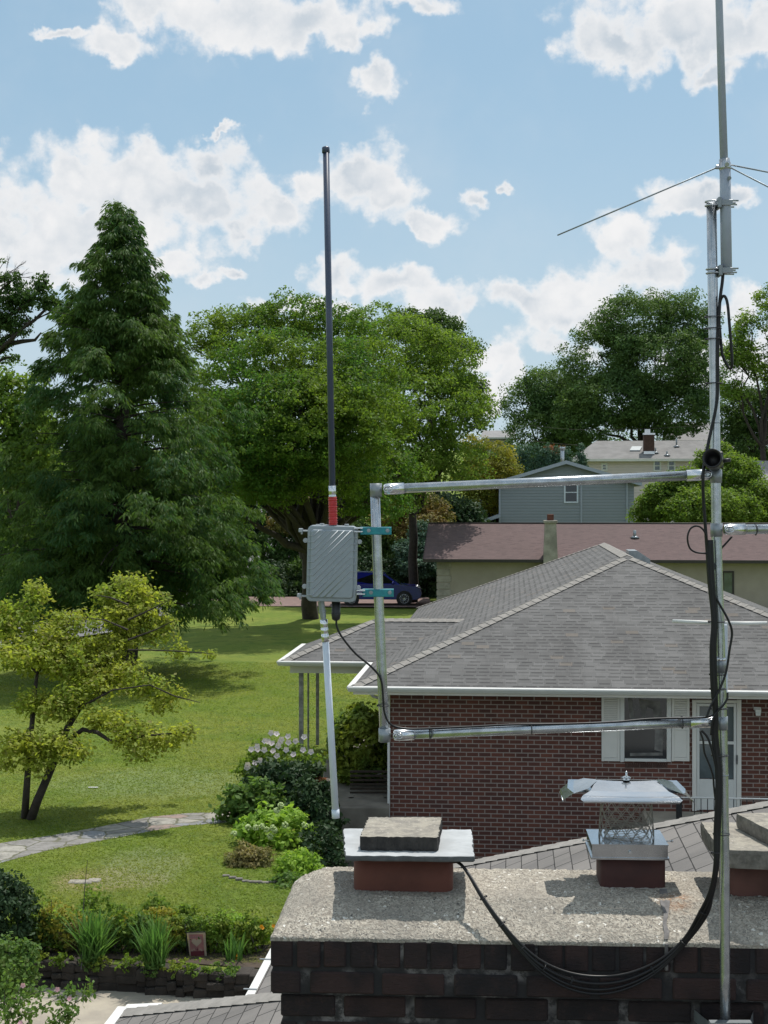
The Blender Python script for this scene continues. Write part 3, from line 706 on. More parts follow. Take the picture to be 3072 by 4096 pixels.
sf = thing('antenna_rack', 'galvanised pipe frame of two rails and an upright reaching left from the mast', 'pipe frame', mp(1539, 2968))
post_px = [(1499, 1937), (1506, 2150), (1515, 2400), (1527, 2680), (1539, 2968)]
def pxx(py):
    for (a, b) in zip(post_px, post_px[1:]):
        if a[1] <= py <= b[1]: return a[0] + (b[0] - a[0]) * (py - a[1]) / (b[1] - a[1])
    return post_px[-1][0]
mb = MB(); mb.tube([mp(x, y) for x, y in post_px], .0198, 20); obj('upright', mb, 'galv', sf)
ra, rb = mp(1535, 1957), mp(2838, 1898); rd = (rb - ra).normalized()
mb = MB(); mb.tube([ra + rd * .03, rb - rd * .03], .0195, 20); rl = obj('rail', mb, 'galv', sf); rl['label'] = 'upper horizontal rail with a bright sunlit top'
fitting(sf, mp(1504, 1960), ra, rd, .083); fitting(sf, mp(2864, 1905), rb + rd * .003, -rd, .098)
rc, re_ = mp(1574, 2941), mp(2866, 2886); rd2 = (re_ - rc).normalized()
mb = MB(); mb.tube([rc + rd2 * .03, re_ - rd2 * .03], .0195, 20); rl = obj('rail', mb, 'galv', sf); rl['label'] = 'lower horizontal rail carrying the black cable'
fitting(sf, mp(1538, 2940), rc, rd2, .083); fitting(sf, mp(2887, 2892), re_ - rd2 * .005, -rd2, .103)
sa = thing('antenna_outrigger', 'short galvanised pipe arm leaving the mast towards the right edge', 'pipe arm', mp(2900, 2118))
a = mp(2895, 2118); b = mp(3400, 2112); d_ = (b - a).normalized(); mb = MB(); mb.tube([a + d_ * .03, b], .0195, 20); obj('rail', mb, 'galv', sa); fitting(sa, mp(2866, 2120), a, d_, .087)

# enclosure -------------------------------------------------------------
EB = thing('equipment_box', 'grey cast aluminium weatherproof box with diagonal ribs clamped to the left upright', 'equipment box', mp(1328, 2255, -.03))
ME = Matrix.Translation(mp(1328, 2255, -.035)) @ Matrix.Rotation(R(1.4), 4, 'Y')      # local: x right, z up, y back
HWX, HH = .1015, .154
def rr3(x, z, r, y, n=6): return [ME @ Vector((p[0], y, p[1])) for p in rrect(-x, -z, x, z, r, n)]
def loft(mb, rings, smooth=False, caps=(True, True)):
    n = len(rings[0]); vs = [p for r_ in rings for p in r_]
    fs = [(k * n + i, k * n + (i + 1) % n, (k + 1) * n + (i + 1) % n, (k + 1) * n + i) for k in range(len(rings) - 1) for i in range(n)]
    if caps[0]: fs.append(tuple(range(n))[::-1])
    if caps[1]: fs.append(tuple(len(vs) - n + i for i in range(n)))
    mb.add(vs, fs, smooth); mb.fix = True
mb = MB(); loft(mb, [rr3(HWX - .004, HH - .004, .02, .062), rr3(HWX, HH, .022, .058), rr3(HWX, HH, .022, .004), rr3(HWX - .001, HH - .001, .021, .001)]); obj('body', mb, 'alu_paint', EB)
mb = MB(); loft(mb, [rr3(HWX - .004, HH - .004, .019, .0), rr3(HWX - .001, HH - .001, .02, -.002), rr3(HWX - .001, HH - .001, .02, -.010), rr3(HWX - .004, HH - .004, .018, -.012), rr3(HWX - .012, HH - .015, .014, -.012), rr3(HWX - .015, HH - .018, .012, -.022), rr3(HWX - .018, HH - .021, .010, -.024)])
lidb = obj('lid', mb, 'alu_paint', EB)
mb = MB(); x0, x1 = -HWX + .013, HWX - .013; z0, z1 = -HH + .019, HH - .019; yy0 = -.0242
def rib(pts):
    pts = [ME @ Vector((p[0], yy0, p[1])) for p in pts]
    if len(pts) > 1: mb.tube(pts, 0.0024, 6, True, True)
for k in range(-5, 13):
    zz = z1 - .022 - .0267 * k
    if k >= 0 and zz > z0: pts = [(x0 - .009, zz), (x0 + .014, zz)]; sxx, szz = x0 + .014, zz
    elif k >= 0:
        sxx = x0 + .014 + (z0 - zz); szz = z0; pts = [(sxx, szz)]
        if sxx > x1 - .02: continue
    else: continue
    run = min(x1 - .014 - sxx, (z1 - szz) / 1.05); ex, ez = sxx + run, szz + run * 1.05; pts.append((ex, ez))
    if ez < z1 - .004: pts.append((x1 + .009, ez))
    rib(pts)
obj('rib', mb, 'alu_paint_light', lidb)
for (sx_, sz_) in ((-1, 1), (-1, -1), (1, 1), (1, -1)):
    mb = MB()
    x = sx_ * (HWX + .008); z = sz_ * (HH - .052) + (.008 if sz_ < 0 else -.01)
    mb.prism([ME @ Vector((x + .0095 * math.cos(a), -.006, z + .0095 * math.sin(a))) for a in [2 * math.pi * k / 14 for k in range(14)]], ME.to_3x3() @ Vector((0, .012, 0)))
    mb.box(min(x, sx_ * HWX), -.004, z - .008, max(x, sx_ * HWX), .006, z + .008, ME)
    mb.tube([ME @ Vector((x, -.0062, z)), ME @ Vector((x, -.010, z))], .005, 10); obj('screw_lug', mb, 'alu_paint_light', EB)
for sz_ in (1, -1):
    mb = MB(); z = sz_ * (HH - .022)
    mb.bevbox(-HWX - .035, .004, z - .006, -HWX + .012, .016, z + .002, .002, ME); mb.bevbox(-HWX - .037, .0, z - .008, -HWX - .02, .022, z + .008, .002, ME); mb.ball(ME @ Vector((-HWX - .024, .005, z - .012)), .005); obj('hinge', mb, 'alu_paint_light', EB)
for px in (-.045, .055): mb = MB(); mb.tube([ME @ Vector((px, .02, HH)), ME @ Vector((px, .02, HH + .008))], .009, 8); obj('plug', mb, 'alu_paint_light', EB)
mb = MB(); mb.bevbox(-.07, .012, HH - .001, .02, .028, HH + .004, .001, ME); obj('top_strip', mb, 'alu_paint_light', EB)
for (cy_, dx) in ((2122, 0), (2370, 9)):
    mb = MB(); L0 = mp(1432 + dx, cy_, -.02); mb.bevbox(L0.x - .015, 5.93, L0.z - .006, mp(1452 + dx, cy_).x, 5.985, L0.z - .001, .001); mb.bevbox(L0.x - .015, 5.93, L0.z + .008, mp(1452 + dx, cy_).x, 5.985, L0.z + .013, .001)
    obj('mounting_ear', mb, 'chrome', EB)
    mb = MB(); a = mp(1441 + dx, cy_ - 14); b = mp(1566 + dx, cy_ + 16)
    mb.bevbox(a.x, 5.972, b.z, b.x, 5.976, a.z, .0018); mb.box(a.x, 5.976, b.z, b.x, 6.03, b.z + .002); mb.box(a.x, 5.976, a.z - .002, b.x, 6.03, a.z); mb.bevbox(a.x, 6.027, b.z, b.x, 6.031, a.z, .0018)
    cb = obj('clamp', mb, 'teal_zinc', EB)
    for px in (1475, 1550): mb = MB(); p = mp(px + dx, cy_, -.03); mb.tube([p, p + Vector((0, -.004, 0))], .0085, 6); mb.tube([p, p + Vector((0, -.010, 0))], .004, 8); obj('bolt', mb, 'galv_dull', cb)
mb = MB(); p = mp(1344, 2406, -.01); mb.tube([p, p - Vector((0, 0, .05)), p - Vector((0, 0, .056)), p - Vector((0, 0, .072)), p - Vector((0, 0, .078))], [.0175, .0175, .0185, .0165, .008], 16)
for k in range(10): a = 2 * math.pi * k / 10; q = p + Vector((.0165 * math.cos(a), .0165 * math.sin(a), -.045)); mb.tube([q, q - Vector((0, 0, .012))], .0025, 4)
obj('cable_gland', mb, 'plastic_black', EB)
# antennas on the box
def dirp(a, b): return (b - a)
an = thing('whip_antenna', 'tall dark blue-grey rod antenna rising from the top of the ribbed box', 'antenna', mp(1331, 2100, -.02))
mb = MB(); mb.tube([mp(1304, 600, -.02), mp(1329, 1945, -.02)], .0130, 16); obj('radome', mb, 'radome_dark', an)
mb = MB(); a = mp(1303, 588, -.02); b = mp(1303.5, 612, -.02); mb.tube([a, a + (b - a) * .15, b], [.0135, .0158, .0158], 16); mb.ball(a, .008, 8, 5, (1, 1, .5)); obj('end_cap', mb, 'radome_dark', an)
mb = MB(); mb.tube([mp(1328.5, 1943, -.02), mp(1329.5, 1976, -.02), mp(1329.5, 1977, -.02), mp(1329.6, 1981, -.02), mp(1329.6, 1982, -.02), mp(1330, 1992, -.02)], [.0148, .0148, .0138, .0138, .0150, .0150], 18); obj('ferrule', mb, 'chrome', an)
mb = MB(); n = 40; mb.tube([mp(1330 + 2.6 * i / n, 1988 + 112 * i / n, -.02) for i in range(n + 1)], [.0172 + .0012 * math.sin(i * 1.9) + .0006 * math.sin(i * 5.1) for i in range(n + 1)], 16); obj('tape_wrap', mb, 'red_tape', an)['label'] = 'red self-fusing tape wound round the connector'
an = thing('hanging_antenna', 'pale white tube antenna hanging below the ribbed box', 'antenna', mp(1285, 2406, -.02))
mb = MB(); mb.tube([mp(1302, 2560, -.02), mp(1342, 3245, -.02)], [.0138, .0143], 18); obj('radome', mb, 'radome_white', an)
mb = MB(); mb.tube([mp(1341.5, 3238, -.02), mp(1343.5, 3272, -.02)], .0160, 18); obj('end_cap', mb, 'radome_white', an)
mb = MB(); y_ = [2478, 2505, 2506, 2512, 2513, 2530, 2531, 2537, 2538, 2567]; r_ = [.0155, .0155, .0145, .0145, .0155, .0155, .0145, .0145, .0155, .0155]
mb.tube([mp(1295 + (y - 2478) * .07, y, -.02) for y in y_], r_, 18); obj('ferrule', mb, 'chrome', an)
mb = MB(); y_ = [2406, 2440, 2441, 2450, 2451, 2470, 2471, 2480]; r_ = [.0135, .0128, .0150, .0150, .0125, .0125, .0105, .0105]; mb.tube([mp(1284 + (y - 2406) * .14, y, -.02) for y in y_], r_, 8, True, False); obj('connector', mb, 'galv_dull', an)

# ground plane antenna at the mast head
ua = thing('ground_plane_antenna', 'tall pale grey vertical antenna with thin slanting radial rods at the mast top', 'antenna', mp(2906, 1092))
mb = MB(); mb.tube([mp(2866, -900), mp(2876, 0), mp(2896, 645)], [.009, .0148, .0163], 16); obj('radome', mb, 'radome_grey', ua)
mb = MB(); mb.tube([mp(2900.5, 678), mp(2902, 830), mp(2906, 1092)], .0224, 20); obj('mounting_tube', mb, 'radome_grey', ua)
mb = MB(); mb.tube([mp(2897, 636), mp(2899, 650), mp(2899, 652), mp(2899.5, 664), mp(2899.5, 665), mp(2900, 682)], [.0215, .0215, .0245, .0245, .026, .022], 18)
mb.bevbox(mp(2862, 670).x, 5.99, mp(0, 676).z, mp(2900, 670).x, 6.01, mp(0, 660).z, .004); mb.tube([mp(2908, 658, -.03), mp(2908, 658, -.038)], .009, 8); hub = obj('radial_hub', mb, 'galv', ua)
mb = MB(); mb.tube([mp(2918, 712, -.022), mp(2918, 712, -.030)], .008, 10); mb.tube([mp(2918, 712, -.03), mp(2918, 712, -.034)], .004, 10); obj('screw', mb, 'galv_dull', ua)
for (a, b) in ((mp(2866, 671), at(2230, 941, 6.35)), (mp(2925, 660), at(3500, 772, 5.7)), (mp(2925, 672), at(3500, 966, 6.2))):
    mb = MB(); mb.tube([a, b], .0032, 8); obj('radial', mb, 'galv_dull', ua)
for cy_ in (815, 1085):
    cl = thing('mast_clamp', 'upper U-bolt clamp just below the slanting rods' if cy_ == 815 else 'lower U-bolt clamp at the foot of the grey antenna tube', 'clamp', mp(2870, cy_), 0, 'U-bolt clamps joining antenna and mast')
    xm = mx(cy_); xa = 2902 + (cy_ - 815) * .014
    for k, yy_ in enumerate((cy_ - 8, cy_ + 8)):
        c = mp(xm, yy_); e = mp(xa, yy_); mb = MB(); pts = []
        for i in range(13): an_ = math.pi / 2 + math.pi * i / 12; pts.append(c + Vector((.0245 * math.cos(an_), .0245 * math.sin(an_), 0)))
        pts = [Vector((mp(2948 - 6 * k, yy_).x, c.y + .0245, c.z))] + pts + [Vector((mp(2948 - 6 * k, yy_).x, c.y - .0245, c.z))]; mb.tube(pts, .0035, 8); obj('u_bolt', mb, 'galv', cl)
    mb = MB(); p = mp((xm + xa) / 2, cy_); mb.bevbox(p.x - .009, 5.965, p.z - .022, p.x + .006, 6.035, p.z + .022, .003); mb.bevbox(p.x, 5.972, p.z - .01, mp(2925, cy_).x, 5.975, p.z + .012, .001); obj('saddle', mb, 'galv_dull', cl)

# black tube device facing the viewer
td = thing('tube_camera', 'round black hooded tube facing the viewer on the mast, just above the upper rail', 'camera', mp(2850, 1838, -.05))
c = mp(2848, 1832, -.13); ax_ = Vector((-.035, -.11, .012)).normalized(); o0 = c - ax_ * .13
mb = MB(); n = 28; u = ax_.cross(Vector((0, 0, 1))).normalized(); v_ = u.cross(ax_); rings = []
for (s_, r_) in ((0, .036), (.11, .040), (.13, .0385), (.1305, .0335), (.05, .026), (.05, .0001)): rings.append([o0 + ax_ * s_ + (u * math.cos(2 * math.pi * k / n) + v_ * math.sin(2 * math.pi * k / n)) * r_ for k in range(n)])
loft(mb, rings, True, (True, False)); obj('hood', mb, 'plastic_black', td)
mb = MB(); p = mp(2864, 1838, -.035); mb.bevbox(p.x - .029, 5.955, p.z - .036, p.x + .029, 5.985, p.z + .034, .006); mb.bevbox(p.x - .026, 6.02, p.z - .032, p.x + .026, 6.03, p.z + .03, .003); mb.tube([p + Vector((.02, -.02, -.006)), p + Vector((.052, -.03, -.002))], .008, 8); obj('clamp_block', mb, 'plastic_black', td)
# white T antenna behind the mast
ta = thing('dipole_antenna', 'thin white T-shaped antenna standing behind the mast, its bar crossing the roof', 'antenna', mp(2907, 2790, .06))
mb = MB(); mb.tube([mp(2690, 2484, .05), mp(2815, 2490, .05), mp(2880, 2492, .05)], [.0075, .008, .0085], 10); obj('arm', mb, 'white_paint', ta)
mb = MB(); mb.tube([mp(2880, 2493, .05), mp(2990, 2494, .05), mp(3068, 2492, .05)], [.0085, .0085, .0075], 10); obj('arm', mb, 'white_paint', ta)
mb = MB(); a = mp(2896, 2497, .045); b = mp(2912, 2800, .07); mb.bevbox(a.x - .011, 6.035, b.z, a.x + .013, 6.06, a.z, .003); obj('stem', mb, 'radome_white', ta)
mb = MB(); mb.tube([mp(2856, 2640, -.02), mp(2868, 2636, -.025), mp(2880, 2637, -.025)], .004, 8); mb.tube([mp(mx(2637), 2632), mp(mx(2637), 2642)], .0225, 18); mb.ball(mp(2858, 2634, -.02), .007); obj('hose_clip', mb, 'chrome', ta)

# ---------------------------------------------------------------- cables
def spl(pts, n=8):
    P = [Vector(p) for p in pts]; P = [P[0] * 2 - P[1]] + P + [P[-1] * 2 - P[-2]]; out = []
    for i in range(1, len(P) - 2):
        for k in range(n):
            t_ = k / n; a, b, c, d = P[i - 1], P[i], P[i + 1], P[i + 2]
            out.append(.5 * ((2 * b) + (c - a) * t_ + (2 * a - 5 * b + 4 * c - d) * t_ ** 2 + (3 * b - a - 3 * c + d) * t_ ** 3))
    return out + [P[-2]]
def cable(label, pxs, r, cat='cable', group=None, m='cable_black'):
    pts = spl([at(x, y, D) for (x, y, D) in pxs]); mb = MB(); mb.tube(pts, r, 10); o = obj('coax_cable', mb, m, None, org=pts[-1]); tag(o, label, cat, group); return o
cable('black cable leaving the box gland and running along the top of the lower rail', [(1345, 2482, 5.98), (1348, 2508, 5.98), (1368, 2548, 5.98), (1420, 2612, 5.98), (1490, 2672, 5.975), (1524, 2720, 5.973), (1533, 2800, 5.972), (1538, 2850, 5.972), (1560, 2895, 5.972), (1610, 2913, 5.978), (1700, 2915, 5.985), (1900, 2906, 5.99), (2040, 2899, 5.99), (2250, 2896, 5.99), (2450, 2889, 5.99), (2600, 2876, 5.995), (2760, 2872, 5.98), (2830, 2868, 5.97), (2870, 2850, 5.965)], .0044)
cable('thick black cable dropping from the grey antenna tube down beside the mast', [(2893, 1080, 6.0), (2889, 1130, 5.995), (2880, 1200, 5.985), (2875, 1300, 5.98), (2871, 1420, 5.975), (2871, 1560, 5.972), (2862, 1640, 5.97), (2836, 1760, 5.965), (2817, 1860, 5.955), (2812, 1920, 5.95), (2814, 2000, 5.96), (2821, 2100, 5.965), (2828, 2200, 5.965), (2836, 2330, 5.962), (2849, 2450, 5.962), (2852, 2530, 5.962), (2846, 2620, 5.962), (2848, 2730, 5.962), (2856, 2800, 5.96)], .0066)
cable('long narrow coil of stiff black cable hanging at the right side of the mast', [(2874, 1330, 5.985), (2876, 1240, 5.985), (2884, 1196, 5.98), (2898, 1185, 5.965), (2910, 1215, 5.955), (2918, 1300, 5.95), (2926, 1400, 5.955), (2928, 1455, 5.96), (2922, 1474, 5.97), (2908, 1458, 5.985), (2890, 1420, 5.99), (2884, 1370, 5.99), (2878, 1300, 5.985)], .0060)
cable('thin black cable loop sticking out left of the mast over the maroon roof', [(2832, 2190, 5.96), (2826, 2148, 5.955), (2812, 2118, 5.95), (2788, 2104, 5.945), (2762, 2115, 5.94), (2750, 2150, 5.94), (2758, 2190, 5.945), (2780, 2208, 5.95), (2812, 2213, 5.955), (2838, 2214, 5.96)], .0038)
cable('black cable from the side arm passing behind the mast', [(2928, 2146, 6.02), (2905, 2172, 6.02), (2880, 2200, 6.03), (2862, 2230, 6.0), (2852, 2300, 5.97)], .0042)
cable('black cable swinging out to the right of the mast beside the white T antenna', [(2844, 2330, 5.955), (2856, 2375, 5.955), (2880, 2420, 5.955), (2912, 2478, 5.955), (2928, 2530, 5.96), (2918, 2600, 5.96), (2906, 2680, 5.96), (2890, 2730, 5.955), (2862, 2790, 5.95), (2840, 2830, 5.95), (2826, 2870, 5.945)], .0048)
cable('black cable curving from the right side back behind the lower rail clamp', [(2910, 2770, 5.965), (2908, 2796, 5.96), (2892, 2822, 5.955), (2870, 2846, 5.95), (2850, 2885, 5.955), (2844, 2940, 5.96)], .0046)
for k, (dx, r_) in enumerate(((0, .0072), (11, .0062), (-7, .0055), (5, .0058))):
    lab = ['thickest black cable in the bundle down the mast and over the chimney', 'black cable on the mast side of the hanging bundle', 'outermost black cable of the bundle sagging before the chimney', 'front black cable of the bundle sagging before the chimney'][k]
    s1 = (0, 20, -24, 34)[k]
    cable(lab, [(2836 + dx, 2160, 5.962), (2842 + dx, 2300, 5.958), (2855 + dx * .8, 2480, 5.955), (2850 + dx, 2600, 5.953), (2854 + dx, 2750, 5.955), (2862 + dx * .6, 2870, 5.962), (2858 + dx, 2950, 5.965), (2872 + dx, 3080, 5.96), (2872 + dx, 3200, 5.955), (2866 + dx, 3330, 5.955), (2864 + dx * .7, 3450, 5.95), (2846 + dx * .8, 3560, 5.98), (2812 + s1 * .6, 3650, 6.02), (2745 + s1 * .4, 3755, 6.06), (2640, 3855 + s1 * .7, 6.08), (2520, 3915 + s1, 6.08), (2400, 3935 + s1 * 1.2, 6.08), (2280, 3918 + s1 * 1.1, 6.08), (2170, 3865 + s1 * .8, 6.09), (2080, 3785 + s1 * .5, 6.11), (2000, 3690 + s1 * .3, 6.16), (1930, 3590 + s1 * .2, 6.24), (1870, 3490 + s1 * .1, 6.34), (1830, 3448, 6.42), (1790, 3446, 6.55)], r_)
cable('thin black cable bowing out left of the bundle in front of the white door', [(2800, 2925, 5.95), (2812, 2960, 5.95), (2818, 3010, 5.95), (2838, 3060, 5.95), (2852, 3105, 5.955), (2856, 3150, 5.96), (2862, 3200, 5.958)], .0040)
cable('second thin black cable between the bowed cable and the bundle', [(2806, 2922, 5.955), (2830, 2950, 5.955), (2848, 3000, 5.955), (2862, 3060, 5.958), (2874, 3120, 5.96)], .0048)

TIES = [(2866, 1268, 'topmost black cable tie on the mast beside the coil', 'm'), (2867, 1314, 'second black cable tie on the mast beside the coil', 'm'), (2868, 1356, 'third black cable tie on the mast beside the coil', 'm'), (2870, 1533, 'black cable tie on the mast between the coil and the round black tube', 'm'), (2872, 2487, 'black cable tie on the mast just above the white T antenna bar', 'm'), (2874, 2697, 'black cable tie on the mast above the neighbour gutter line', 'm'), (2876, 2755, 'black cable tie on the mast level with the neighbour gutter', 'm'), (2880, 2834, 'black cable tie on the mast just above the lower rail', 'm'), (2882, 3021, 'black cable tie on the mast in front of the white door', 'm'), (2890, 3335, 'black cable tie on the mast level with the stone slabs', 'm'),
        (1545, 2822, 'black cable tie on the left upright above the lower rail', 'p'), (1718, 2932, 'leftmost black cable tie on the lower rail', 'r'), (2125, 2915, 'middle black cable tie on the lower rail', 'r'), (2728, 2892, 'rightmost black cable tie on the lower rail', 'r'), (3022, 2118, 'black cable tie on the right-hand arm', 'r')]
def ring(c, ax, r1, r2, th_=.0022, n=22):
    mb = MB(); ax = ax.normalized(); u = ax.cross(Vector((0, 1, 0))).normalized(); v_ = ax.cross(u)
    pts = [c + u * math.cos(2 * math.pi * k / n) * r1 + v_ * math.sin(2 * math.pi * k / n) * r2 for k in range(n + 1)]; mb.tube(pts, th_, 6, False); e = c + u * (r1 + .002); mb.bevbox(e.x - .004, e.y - .004, e.z - .004, e.x + .004, e.y + .004, e.z + .004, .001); return mb
for (x, y, lab, kd) in TIES:
    if kd == 'm': c = mp((mx(y) + x) / 2 - 6, y, -.012); mb = ring(c, Vector((0, 0, 1)), .031, .034)
    elif kd == 'p': c = mp(pxx(y) + 2, y, -.004); mb = ring(c, Vector((0, 0, 1)), .0225, .0275)
    else: c = mp(x, y if x > 3000 else 1 and (2941 + (2886 - 2941) * (x - 1574) / 1292), -.001); mb = ring(c, rd2, .0222, .0222)
    o = obj('cable_tie', mb, 'plastic_black', None, org=c); tag(o, lab, 'cable tie', 'black cable ties on the pipes')
for (x, y, D, ax_, lab) in ((1932, 3592, 6.24, (.5, 0, -.9), 'cable tie on the hanging bundle nearest the left flue'), (2005, 3697, 6.155, (.55, 0, -.8), 'cable tie on the bundle where it crosses the crown'), (2085, 3792, 6.11, (.6, 0, -.7), 'cable tie on the bundle just below the crown edge, left'), (2175, 3872, 6.085, (.8, 0, -.5), 'cable tie at the left of the sagging bundle'), (2285, 3926, 6.08, (1, 0, -.2), 'cable tie left of the lowest point of the sagging bundle'), (2612, 3882, 6.08, (.9, 0, .45), 'cable tie right of the lowest point of the sagging bundle'), (2735, 3772, 6.06, (.6, 0, .8), 'pale-ended cable tie on the bundle at the crown edge, right'), (2812, 3652, 6.02, (.4, 0, .9), 'cable tie on the bundle over the rust stained crown'), (2862, 3410, 5.952, (0, 0, 1), 'cable tie with bulging knot on the bundle beside the slab')):
    c = at(x, y, D); mb = ring(c, Vector(ax_), .014, .014, .0022, 14); o = obj('cable_tie', mb, 'plastic_black', None, org=c); tag(o, lab, 'cable tie', 'black cable ties on the hanging bundle')
# ================================================================== ground
def wall_y(x): return 18.55 - .19 * (x + 1.98)
def terr(x, y):
    if y > 88:
        t_ = min(1, (y - 88) / 70); z = .3 + 5.6 * (t_ * t_ * (3 - 2 * t_)) + max(0, y - 150) * .035
    else: z = .3
    return z
def zone(x, y):
    if x > -1.3 and y < 28.7: return -.95
    if y < wall_y(x) and x <= -1.3: return -.03
    return None
xs = sorted(set([-400, -250, -160, -110, -80] + list(range(-60, 61, 3)) + [80, 110, 160, 250, 400] + [-1.35, -1.28] + [i * .5 for i in range(-16, 12)]))
ts = [-60, -20, 5, 12, 18.52, 18.58, 19.2, 20, 22, 24, 26, 28, 28.66, 28.74, 30, 33, 37, 42, 48, 55, 62, 70, 78, 84, 88] + [88 + 3 * i for i in range(1, 30)] + [190, 220, 260, 320, 400, 550, 800, 1200]
mb = MB(); V = []
for t_ in ts:
    for x in xs:
        sh = -.19 * (x + 1.98) if -14 < x < -1.3 else 0
        sh *= max(0, 1 - abs(t_ - 18.55) / 6)
        y = t_ + sh; z = zone(x, y + 1e-4)
        if z is None: z = terr(x, y) + .05 * math.sin(x * .21 + y * .13) * (1 if y > 34 else 0)
        V.append((x, y, z))
nx = len(xs); mb.add(V, [(j * nx + i, j * nx + i + 1, (j + 1) * nx + i + 1, (j + 1) * nx + i) for j in range(len(ts) - 1) for i in range(nx - 1)])
g = struct(obj('lawn', mb, 'lawn_mat', None, org=(0, 0, 0)))
def sheet(name, pts, m, dz=.004, fn=None):
    """strip between left/right pairs laid just above the lawn"""
    mb = MB(); V = []
    for (a, b) in pts:
        for q in (a, b): V.append((q[0], q[1], (terr(q[0], q[1]) if fn is None else fn) + dz))
    mb.add(V, [(2 * i, 2 * i + 1, 2 * i + 3, 2 * i + 2) for i in range(len(pts) - 1)]); return struct(obj(name, mb, m, None, org=(0, 0, 0)))
def gp(px, py): p = gnd(px, py); return (p.x, p.y)
up = [(-60, 3382), (100, 3358), (200, 3343), (400, 3308), (600, 3268), (750, 3253), (900, 3249), (1050, 3250)]; lo = [(-60, 3470), (100, 3425), (200, 3400), (400, 3364), (600, 3326), (750, 3302), (900, 3292), (1050, 3290)]
sheet('stone_path', [(gp(*a), gp(*b)) for a, b in zip(up, lo)], 'flagstone')
mb = MB(); mb.add([(-9, 10, 0), (-1.32, 10, 0), (-1.32, wall_y(-1.32), 0), (-9, wall_y(-9), 0)], [(0, 1, 2, 3)]); struct(obj('patio', mb, 'patio_mat', None, org=(-3, 15, 0)))
mb = MB(); mb.add([(-1.27, 12, -.945), (12, 12, -.945), (12, 28.6, -.945), (-1.27, 28.6, -.945)], [(0, 1, 2, 3)]); struct(obj('sunken_driveway', mb, 'asphalt_dark', None, org=(3, 20, -.9)))
mb = MB(); a = gp(1282, 3249); mb.bevbox(-1.3, 28.1, -.9, .1, 36.5, .34, .01); struct(obj('porch_floor', mb, 'porch_dark', None, org=(-.5, 30, .3)))
# driveway and street
sheet('driveway', [((-26, 79.5), (-26, 86.5)), ((-8, 79.3), (-8, 86.3)), ((-2, 78.6), (-2, 86)), ((2.6, 78.2), (2.6, 86)), ((16, 78), (16, 80.8))][:4] , 'drive_red', .05)
st = [(-70, 44), (-32, 49), (-19, 55), (-14.5, 65), (-13.2, 80), (-12.2, 95), (-9, 110), (-8, 130), (-12, 160)]
pairs = []
for i, p in enumerate(st):
    a = st[max(0, i - 1)]; b = st[min(len(st) - 1, i + 1)]; d_ = Vector((b[0] - a[0], b[1] - a[1], 0)).normalized(); n_ = Vector((-d_.y, d_.x, 0)) * 3.0
    pairs.append(((p[0] + n_.x, p[1] + n_.y), (p[0] - n_.x, p[1] - n_.y)))
def fine(pairs, k=6):
    out = []
    for (a, b), (c, d) in zip(pairs, pairs[1:]):
        for i in range(k): t_ = i / k; out.append(((a[0] + (c[0] - a[0]) * t_, a[1] + (c[1] - a[1]) * t_), (b[0] + (d[0] - b[0]) * t_, b[1] + (d[1] - b[1]) * t_)))
    return out + [pairs[-1]]
sheet('street', fine(pairs), 'asphalt', .07)

# grass tufts on the nearer lawn
N = 190000; D = 18.9 + 34 * rng.uniform(0, 1, N) ** 1.9; X = rng.uniform(-.285, .02, N) * D
z = np.full(N, .3)
pu = np.array([gp(*q) for q in up]); pl = np.array([gp(*q) for q in lo])
mg_ = .10 * rng.uniform(0, 1, N) ** 2
onp = (D < np.interp(X, pu[:, 0], pu[:, 1]) - mg_) & (D > np.interp(X, pl[:, 0], pl[:, 1]) + mg_)
ok = (D > 18.9 - .19 * (X + 1.98)) & (~((X > -1.35) & (D < 36.6))) & (~onp); X, D = X[ok], D[ok]; n = len(X)
hh = (.012 + .016 * rng.uniform(0, 1, n)); wd = .008 + .0005 * (D - 18)
an_ = rng.uniform(0, 6.28, n); lean = rng.normal(0, 1.6, (n, 2)) * hh[:, None]
P0 = np.stack([X - np.cos(an_) * wd, D - np.sin(an_) * wd, np.full(n, .3)], 1); P1 = np.stack([X + np.cos(an_) * wd, D + np.sin(an_) * wd, np.full(n, .3)], 1); P2_ = np.stack([X + lean[:, 0], D + lean[:, 1], .3 + hh], 1)
gr = quadmesh('grass', np.stack([P0, P1, P2_], 1).reshape(-1, 3), 'grass_blade', None, (0, 0, 0), 3); gr['kind'] = 'stuff'; gr['label'] = 'short sunlit lawn grass around the flagstone path'; gr['category'] = 'grass'

# ================================================================== brick house next door
def cap_line(mb, a, b, wdt=.15, step=.20, thick=.013, s1=None, s2=None):
    """overlapping ridge shingles from a (low end) to b"""
    a = Vector(a); b = Vector(b); d_ = (b - a); n = max(1, int(d_.length / step)); d_.normalize()
    side = d_.cross(Vector((0, 0, 1))).normalized()
    for i in range(n):
        p = a + d_ * step * i; q = p + d_ * (step * 1.12); up0 = Vector((0, 0, thick * 1.9)); up1 = Vector((0, 0, thick * .9))
        jj = random.uniform(-.006, .006)
        l0 = p + side * wdt + Vector((0, 0, s1 * wdt)) + up0; l1 = q + side * wdt + Vector((0, 0, s1 * wdt)) + up1
        r0 = p - side * wdt + Vector((0, 0, s2 * wdt)) + up0; r1 = q - side * wdt + Vector((0, 0, s2 * wdt)) + up1
        c0 = p + up0 + side * jj; c1 = q + up1 + side * jj; dn = Vector((0, 0, -thick * 1.6))
        mb.add([l0, c0, r0, l1, c1, r1, l0 + dn, c0 + dn, r0 + dn], [(0, 1, 4, 3), (1, 2, 5, 4), (6, 7, 1, 0), (7, 8, 2, 1)])
YH = -R(5)
